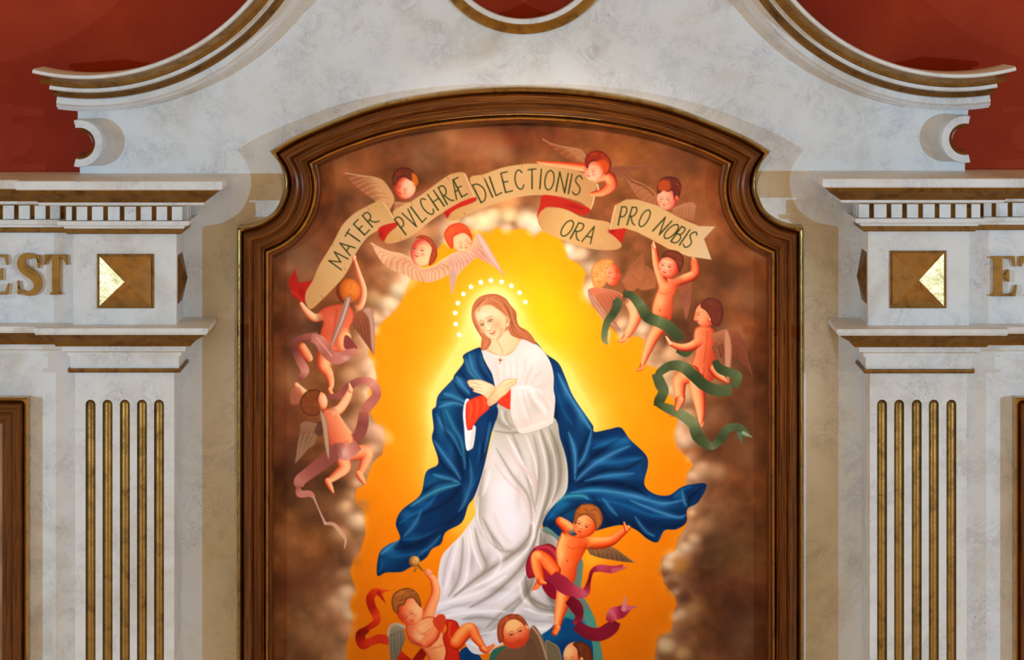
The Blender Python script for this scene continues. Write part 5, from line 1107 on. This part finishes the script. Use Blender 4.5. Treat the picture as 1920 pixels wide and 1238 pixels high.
# --- tenth
fig('painted_cherub', 'dark-haired cherub in profile holding the green ribbon at the right')
wing([(1340, 630), (1356, 622), (1372, 618), (1384, 622), (1394, 636)], [(1350, 672), (1372, 668), (1390, 680), (1404, 694), (1412, 708)], [(150, 90, 64), (124, 70, 52), (112, 62, 50)], 10, (90, 50, 40))
body([(1304, 616), (1320, 610), (1336, 616), (1342, 634), (1338, 652), (1342, 672), (1346, 694), (1338, 712), (1316, 720), (1296, 712), (1292, 692), (1300, 672), (1304, 652), (1300, 634)], [(246, 176, 128), (232, 128, 88), (212, 92, 58), (176, 62, 38)], 1298, 660, 1344, 668)
limb([(1320, 630), (1300, 648), (1278, 652), (1256, 644)], [9, 9, 7, 4], RED, (-.2, -.6, .7), fade=.35); limb([(1256, 644), (1249, 632)], [4, 2], PALE)
blob(1318, 640, 9, 12, (238, 142, 102), .5); stroke([(1326, 622), (1324, 650), (1320, 680)], 2, (176, 62, 36), .45, .9); blob(1312, 698, 10, 9, (240, 150, 108), .6); stroke([(1320, 690), (1318, 706), (1310, 716)], 1.6, (160, 50, 30), .6, .9)
limb([(1268, 768), (1264, 776), (1257, 779)], [5, 5, 2.5], RED); limb([(1296, 700), (1276, 712), (1274, 734), (1276, 752), (1268, 768)], [16, 14, 11, 8, 4], RED, (-.4, 0, .8))
limb([(1314, 790), (1312, 798), (1303, 803)], [5.5, 6, 2.5], RED); limb([(1306, 712), (1308, 734), (1312, 756), (1314, 776), (1314, 792)], [15, 14, 11, 8, 4], RED, (-.4, 0, .8))
limb([(1336, 692), (1346, 704), (1364, 716)], [8, 7, 4], RED)
ball(1324, 590, 21, 24, 5, [(190, 70, 44), (222, 104, 70), (238, 150, 112), (246, 180, 140)], (-.6, 0, .7)); ball(1306, 600, 3, 3, 0, RED)
hair([(1316, 566), (1330, 559), (1348, 564), (1356, 580), (1354, 600), (1346, 612), (1334, 606), (1330, 592), (1322, 582), (1314, 576)], [(76, 36, 32), (112, 54, 44), (150, 76, 56)], 14); ball(1330, 600, 3, 4.5, 0, RED)
T_ = frame2(1308, 592, 20, 0)
stroke([T_(-.1, -.1), T_(.2, -.05)], 1.1, (110, 40, 30), .8, .5); stroke([T_(-.15, -.3), T_(.25, -.3)], 1, (130, 50, 34), .6, .7); stroke([T_(-.25, .25), T_(-.05, .3)], 1, (160, 60, 40), .8, .6); stroke([T_(-.2, .52), T_(.05, .52)], 1.2, (176, 40, 34), .9, .5)
poly([(1303, 590), (1307, 586), (1306, 600), (1301, 600)], (238, 140, 100), .7)
wing([(1334, 628), (1350, 622), (1362, 620), (1370, 640)], [(1362, 712), (1352, 690), (1342, 670), (1334, 650)], [(176, 120, 92), (130, 78, 60), (110, 62, 50)], 8, (92, 52, 42))
poly([(1358, 620), (1366, 622), (1372, 650), (1370, 690), (1366, 720), (1360, 700), (1358, 660)], (196, 150, 126), 1, rim=(150, 100, 84), rimw=3)
refig(13)
ribbon([(1340, 676), (1350, 692), (1372, 700), (1384, 706), (1376, 726)], [6, 9, 9, 8, 8], GR, [.3, .3, .6, .7, .5])
ribbon([(1372, 732), (1344, 732), (1320, 722), (1300, 704), (1280, 688), (1258, 686), (1240, 696), (1232, 706)], [10, 11, 11, 11, 11, 9, 8, 6], GR, [.6, .5, .3, .3, .75, .4, .5, .3])
ribbon([(1230, 700), (1238, 720), (1244, 734), (1236, 752), (1232, 762)], [9, 11, 10, 10, 6], GR, [.5, .5, .6, .3, .2])
ribbon([(1232, 758), (1252, 766), (1278, 778), (1300, 796), (1308, 818), (1326, 834), (1340, 838)], [5, 9, 10, 11, 11, 9, 6], GR, [.3, .6, .85, .8, .35, .5, .9])
ribbon([(1338, 838), (1352, 822), (1364, 804), (1384, 802), (1396, 812), (1402, 818)], [7, 9, 8, 8, 8, 2], GR, [.7, .3, .6, .5, .6, .9])
stroke([(1386, 814), (1392, 832)], [5, 1], (84, 110, 84), 1, .4, ids=True); stroke([(1394, 812), (1410, 820)], [4, 1], (150, 166, 140), 1, .4, ids=True)
refig(14)
limb([(1274, 750), (1268, 768)], [8, 4], RED)

# --- eleventh, carrying the mantle
fig('painted_cherub', 'orange-lit cherub with a crimson sash holding up the blue mantle')
OR = [(150, 40, 8), (206, 66, 16), (230, 90, 28), (240, 126, 60), (248, 190, 120)]
CR = [(84, 6, 26), (130, 18, 44), (168, 40, 66), (206, 96, 120)]
wing([(1100, 1028), (1120, 1020), (1150, 1028), (1168, 1040), (1189, 1055)], [(1106, 1040), (1124, 1046), (1146, 1050), (1170, 1054), (1189, 1055)], [(136, 104, 72), (110, 84, 58), (96, 76, 56)], 10, (70, 52, 38), .7)
poly([(1018, 1022), (1030, 1020), (1044, 1030), (1052, 1056), (1060, 1080), (1050, 1092), (1036, 1082), (1030, 1094), (1010, 1082), (990, 1084), (986, 1060), (994, 1038), (1004, 1026)], (150, 24, 52), .8, rim=(100, 8, 34), rimw=5)
stroke([(1006, 1028), (1026, 1026), (1042, 1040), (1048, 1060), (1038, 1078)], 4, (196, 66, 92), .7, .8)
poly([(1016, 1098), (1032, 1092), (1044, 1110), (1042, 1124), (1028, 1118)], (128, 12, 44), .8)
body([(1056, 996), (1072, 1004), (1094, 1008), (1106, 1012), (1100, 1028), (1092, 1044), (1082, 1062), (1080, 1080), (1072, 1098), (1052, 1098), (1042, 1082), (1044, 1058), (1042, 1034), (1046, 1016)], [(250, 200, 130), (240, 140, 74), (228, 94, 34), (198, 62, 16)], 1044, 1036, 1092, 1052, rim=(190, 60, 16))
limb([(1072, 1006), (1064, 990), (1050, 978)], [12, 12, 9], OR, fade=.5); limb([(1084, 1018), (1116, 1019), (1144, 1015), (1162, 1002), (1178, 990)], [12, 12, 10, 8, 5], OR, (.1, -.6, .7), fade=.3)
limb([(1174, 994), (1170, 980)], [4, 2], OR)
blob(1076, 1016, 10, 8, (240, 118, 56), .6); blob(1052, 1040, 6, 14, (252, 214, 150), .7); blob(1064, 1056, 9, 10, (242, 136, 74), .5); stroke([(1064, 1024), (1074, 1030), (1088, 1024)], 1.6, (192, 60, 16), .5, .9); blob(1064, 1052, 1.5, 2, (150, 40, 10), .8)
limb([(1040, 1070), (1024, 1052), (1008, 1044), (1008, 1064), (1014, 1088)], [12, 13, 12, 11, 8], OR, (-.4, -.3, .7)); limb([(1012, 1090), (1006, 1100), (999, 1106)], [7, 5, 2], OR); limb([(1014, 1092), (1022, 1094)], [6, 3], OR)
ball(1007, 1042, 8, 8, 0, [(240, 150, 70), (250, 206, 130)], a=.6)
limb([(1058, 1102), (1054, 1130), (1048, 1158), (1044, 1180)], [14, 13, 9, 6], OR, (-.3, 0, .8)); limb([(1044, 1178), (1040, 1187)], [7, 6], OR)
ball(1098, 982, 23, 27, 22, [(196, 60, 14), (228, 92, 36), (240, 134, 76), (250, 190, 130)], (-.4, -.2, .8))
hair([(1076, 970), (1080, 956), (1092, 946), (1108, 945), (1122, 952), (1130, 968), (1128, 984), (1118, 994), (1114, 980), (1106, 970), (1096, 966), (1084, 972), (1080, 984), (1076, 980)], [(96, 50, 16), (170, 100, 44), (222, 160, 86)], 20, (1092, 954))
face(1093, 986, 21, 24, -.1, 'open', (90, 30, 10), (190, 40, 20), nose=(180, 70, 30), blush=(226, 80, 30))
fig('painted_ribbon', 'crimson ribbon trailing from the cherub under the mantle')
ribbon([(1036, 1078), (1052, 1094), (1072, 1108), (1096, 1112), (1104, 1092), (1110, 1072), (1124, 1066), (1150, 1068), (1168, 1060)], [8, 15, 12, 9, 4, 4, 7, 7, 2], CR, [.4, .5, .7, .9, .2, .3, .8, .7, .7])
stroke([(1150, 1070), (1176, 1064)], [5, 1], (190, 80, 100), 1, .4, ids=True)
ribbon([(1066, 1124), (1080, 1138), (1086, 1154), (1080, 1172)], [9, 12, 8, 7], CR, [.1, .2, .2, .6])
ribbon([(1080, 1172), (1100, 1186), (1124, 1190), (1146, 1178), (1156, 1166)], [10, 12, 13, 13, 8], CR, [.2, .25, .35, .3, .2])
ribbon([(1142, 1166), (1150, 1152), (1164, 1148), (1178, 1138)], [6, 12, 12, 8], CR, [.5, 1, .5, .9]); stroke([(1170, 1142), (1172, 1120)], [6, 1.5], (206, 120, 140), 1, .4, ids=True); stroke([(1178, 1140), (1196, 1138)], [5, .8], (196, 90, 110), 1, .4, ids=True)
# --- twelfth, with the rose
fig('painted_cherub', 'cherub with a red sash lifting a rose at the lower left')
RB = [(110, 14, 4), (170, 30, 10), (206, 54, 22), (230, 96, 50)]
ribbon([(740, 1212), (752, 1232), (768, 1244)], [5, 9, 8], RB, [.3, .5, .2]); ribbon([(800, 1214), (786, 1234), (776, 1250)], [7, 9, 9], RB, [.1, .2, .1])
ribbon([(720, 1110), (704, 1110), (694, 1122), (698, 1140), (706, 1156), (704, 1168), (686, 1180)], [3, 7, 8, 8, 8, 7, 5], RB, [.8, .7, .4, .3, .8, .6, .3]); stroke([(708, 1108), (730, 1108)], [4, .8], (216, 66, 30), 1, .4, ids=True); stroke([(710, 1112), (722, 1130)], [5, 1], (176, 36, 14), 1, .4, ids=True)
ribbon([(690, 1180), (676, 1190), (680, 1208), (694, 1204), (712, 1198), (730, 1202)], [6, 9, 10, 8, 9, 9], RB, [.2, .1, .5, .7, .6, .7])
limb([(800, 1162), (808, 1138), (817, 1112), (813, 1088), (804, 1078)], [14, 11, 9, 7, 5], [(190, 70, 34), (222, 104, 56), (240, 150, 100), (248, 190, 140)], (.4, -.2, .8))
ball(803, 1074, 7.5, 7, 0, [(206, 110, 70), (234, 160, 116), (246, 196, 150)])
for i in range(4): stroke([(796+i*4, 1070), (797+i*4, 1078)], .8, (186, 84, 50), .6, .6)
body([(760, 1178), (768, 1168), (786, 1162), (804, 1156), (818, 1160), (828, 1180), (838, 1200), (840, 1222), (834, 1256), (812, 1250), (800, 1228), (788, 1214), (768, 1204)], [(190, 84, 44), (220, 124, 78), (244, 184, 132), (240, 170, 116)], 764, 1212, 826, 1176)
blob(790, 1180, 10, 8, (250, 214, 160), .7); blob(818, 1190, 7, 10, (250, 210, 156), .6); blob(824, 1204, 6, 9, (246, 190, 136), .5); stroke([(784, 1192), (798, 1188), (806, 1180)], 1.8, (196, 90, 50), .55, .9); stroke([(808, 1216), (822, 1214), (834, 1208)], 1.6, (190, 80, 44), .5, .9)
wing([(756, 1176), (744, 1170), (732, 1174), (727, 1190)], [(760, 1200), (752, 1220), (744, 1236), (738, 1246), (732, 1236)], [(150, 148, 136), (108, 108, 96), (92, 92, 82)], 9, (64, 64, 56), .7, (166, 164, 152))
stroke([(758, 1176), (744, 1171), (732, 1176), (728, 1192)], 3, (176, 172, 160), .9, .6)
limb([(768, 1180), (784, 1198), (802, 1204)], [11, 11, 10], SKIN, (0, -.5, .8), fade=.5); limb([(800, 1204), (814, 1192), (822, 1168), (824, 1158)], [11, 10, 8, 7], [(170, 60, 30), (210, 86, 46), (232, 120, 76), (244, 160, 110)], (-.4, -.2, .8))
ball(767, 1144, 25, 30, -28, [(190, 66, 36), (224, 106, 66), (240, 156, 110), (248, 204, 156)], (.6, 0, .7))
hair([(738, 1146), (734, 1130), (738, 1114), (752, 1105), (768, 1103), (782, 1112), (788, 1126), (790, 1140), (782, 1132), (774, 1122), (764, 1124), (758, 1134), (748, 1138), (746, 1150)], [(96, 50, 20), (164, 102, 44), (218, 160, 80)], 22, (762, 1108))
face(767, 1154, 20, -34, -.15, 'closed', (100, 40, 24), (196, 60, 40)); 
poly([(834, 1164), (846, 1162), (858, 1168), (862, 1186), (858, 1204), (862, 1250), (832, 1250), (836, 1222), (830, 1196), (838, 1180)], (200, 40, 20), .8, rim=(150, 20, 10), rimw=5); stroke([(844, 1168), (842, 1190), (850, 1206)], 3, (230, 90, 50), .6, .8); poly([(812, 1162), (830, 1152), (836, 1164), (828, 1186), (816, 1176)], (204, 66, 34), 1)
limb([(856, 1206), (868, 1190), (882, 1180), (894, 1198), (906, 1214)], [13, 14, 12, 9, 6], OR, (-.1, -.5, .8)); limb([(904, 1216), (912, 1220), (926, 1210)], [6, 6, 3], OR)
fig('painted_rose', 'small golden rose held up by the cherub')
ball(777, 1053, 10.5, 10.5, 0, [(120, 70, 20), (186, 124, 50), (226, 176, 100)])
for rr_ in (3, 6, 8.5): stroke([(777+rr_*math.cos(q), 1053+rr_*math.sin(q)*.9) for q in np.linspace(rr_, rr_+5, 9)], .8, (130, 76, 26), .8, .5)
stroke([(784, 1061), (790, 1068), (794, 1071)], [3, 2, 1.5], (120, 86, 30), 1, .4, ids=True); stroke([(780, 1066), (777, 1072)], 1.8, (110, 84, 30), .9, ids=True)
# --- two heads at the lower edge
fig('painted_cherub', 'cherub head looking up from the lower edge of the picture')
poly([(912, 1275), (922, 1232), (940, 1216), (970, 1210), (985, 1196), (997, 1174), (1008, 1180), (1022, 1210), (1034, 1275)], (108, 84, 66), 1, rim=(150, 130, 108), rimw=4)
stroke([(998, 1176), (1012, 1196), (1026, 1240)], 2.2, (190, 174, 156), .8, .7); poly([(1022, 1206), (1036, 1206), (1050, 1220), (1056, 1275), (1034, 1275)], (110, 108, 92), 1, rim=(160, 160, 140), rimw=3)
for i in range(6): stroke([(990+i*2, 1200), (985+i*5, 1240)], 1.2, (84, 62, 48), .5, .8)
poly([(912, 1275), (920, 1226), (936, 1214), (952, 1212), (930, 1232), (924, 1275)], (40, 110, 100), 1)
ball(964, 1186, 29, 31, -12, [(196, 66, 30), (226, 106, 64), (240, 156, 108), (248, 204, 152)], (-.1, -.7, .7))
hair([(936, 1206), (932, 1186), (936, 1166), (950, 1154), (968, 1152), (982, 1160), (990, 1174), (988, 1180), (978, 1168), (964, 1162), (950, 1168), (944, 1182), (944, 1200)], [(110, 46, 22), (176, 80, 42), (216, 120, 68)], 22, (952, 1158))
poly([(950, 1168), (964, 1162), (976, 1170), (968, 1182), (952, 1186)], (246, 206, 150), 4, .8)
face(967, 1188, 25, -22, .05, 'open', (70, 34, 24), (196, 60, 44)); ball(987, 1177, 3.5, 5.5, -20, SKIN)
fig('painted_cherub', 'brown-haired cherub head cut off by the lower edge of the photograph')
ball(1078, 1230, 22, 26, 0, [(196, 70, 30), (226, 110, 66), (242, 160, 110), (248, 210, 160)], (-.6, -.3, .7))
hair([(1074, 1208), (1086, 1203), (1100, 1208), (1110, 1222), (1112, 1275), (1092, 1275), (1088, 1250), (1084, 1232), (1082, 1218)], [(70, 30, 14), (110, 54, 28), (150, 80, 44)], 16)
face(1068, 1238, 20, -6, -.25, 'closed', (100, 40, 24), (196, 60, 40)); ball(1090, 1238, 4, 6, 0, SKIN)
clip(); refig(0)
# warm glaze over the cherubs, a duller one over the banner
for k_, (nm_, lb_) in enumerate(FIGS):
    g_ = {'painted_cherub': (.97, .84, .74), 'painted_banner': (.93, .87, .78), 'painted_ribbon': (.95, .92, .88)}.get(nm_)
    if g_: mk = IDM == k_; IMG[mk] = IMG[mk]*np.array(g_, np.float32)
# canvas grain
IMG[:] = np.clip(IMG*(1+(rng.rand(PH, PW, 1).astype(np.float32)-.5)*.07)+(n3[..., None]-.5)*.03, 0, 1)
# ---------------------------------------------------------------- canvas mesh coloured by the pigment array
GAIN = (1.0, 1.0, 1.0)      # even light of the lamps on the canvas, taken out of the pigment
CD = .02
def srgb2lin(a): return np.where(a <= .04045, a/12.92, ((a+.055)/1.055)**2.4)
img = (IMG[0::2, 0::2]+IMG[1::2, 0::2]+IMG[0::2, 1::2]+IMG[1::2, 1::2])/4
lin = srgb2lin(np.clip(img, 0, 1))/np.array(GAIN, np.float32)
hi = .93; lin = np.where(lin > .75, .75+(hi-.75)*(1-np.exp(-(lin-.75)/(hi-.75))), lin)
GH, GW = img.shape[:2]
xs = ((np.arange(GW)*2+1)/RR+PX0-960)/400*(DIST_CAM-CD)/DIST_CAM
zs = CZ-((np.arange(GH)*2+1)/RR+PY0-VPY)/400*(DIST_CAM-CD)/DIST_CAM
XX, ZZ = np.meshgrid(xs, zs)
# keep the cells that lie behind the frame's inner edge
CP = np.array(CANVAS_PATH); CP = np.vstack([CP, [CP[-1][0], CP[0][1]]])
inside = np.zeros((GH, GW), bool)
Q = np.roll(CP, -1, 0)
for (ax, az), (bx, bz) in zip(CP, Q):
    if az != bz: inside ^= ((az > ZZ) != (bz > ZZ)) & (XX < (bx-ax)*(ZZ-az)/(bz-az)+ax)
ok = inside[:-1, :-1] & (ZZ[:-1, :-1] > ZL+.02)
ids = IDM[0::2, 0::2][:-1, :-1]
m, nt, b = nmat('oil_paint')
at = nt.nodes.new('ShaderNodeAttribute'); at.attribute_name = 'pigment'; nt.links.new(at.outputs['Color'], b.inputs['Base Color'])
b.inputs['Roughness'].default_value = .62; b.inputs['Specular IOR Level'].default_value = .05
c = coords(nt); wv = N(nt, 'ShaderNodeTexNoise', Scale=260.0, Detail=2.0); nt.links.new(c, wv.inputs['Vector']); bump(nt, b, wv.outputs[0], .12, .002)
idx = np.arange(GH*GW).reshape(GH, GW)
for k, (nm, lb) in enumerate(FIGS):
    sel = ok & (ids == k)
    if not sel.any(): continue
    j, i = np.nonzero(sel)
    q = np.stack([idx[j, i], idx[j+1, i], idx[j+1, i+1], idx[j, i+1]], 1)
    uq, inv = np.unique(q, return_inverse=True); inv = inv.reshape(-1)
    me = bpy.data.meshes.new(nm)
    V = np.stack([XX.reshape(-1)[uq], np.full(len(uq), -CD), ZZ.reshape(-1)[uq]], 1).astype(np.float32)
    me.vertices.add(len(uq)); me.vertices.foreach_set('co', V.reshape(-1))
    me.loops.add(len(inv)); me.loops.foreach_set('vertex_index', inv.astype(np.int32))
    me.polygons.add(len(q)); me.polygons.foreach_set('loop_start', np.arange(0, len(inv), 4, dtype=np.int32))
    me.update(calc_edges=True)
    ca = me.color_attributes.new('pigment', 'FLOAT_COLOR', 'POINT')
    rgba = np.ones((len(uq), 4), np.float32); rgba[:, :3] = lin.reshape(-1, 3)[uq]; ca.data.foreach_set('color', rgba.reshape(-1))
    me.materials.append(m)
    o = bpy.data.objects.new(nm, me); COL.objects.link(o); o.parent = pic; o.location = -pic.location
    if lb: o['label'] = lb
# the panel that carries the canvas
px = [p[0] for p in CANVAS_PATH]
mesh('backing_board', *slab([(x, max(z, ZL+.03)) for x, z in CANVAS_PATH], -.016, -.004), WOOD, pic)
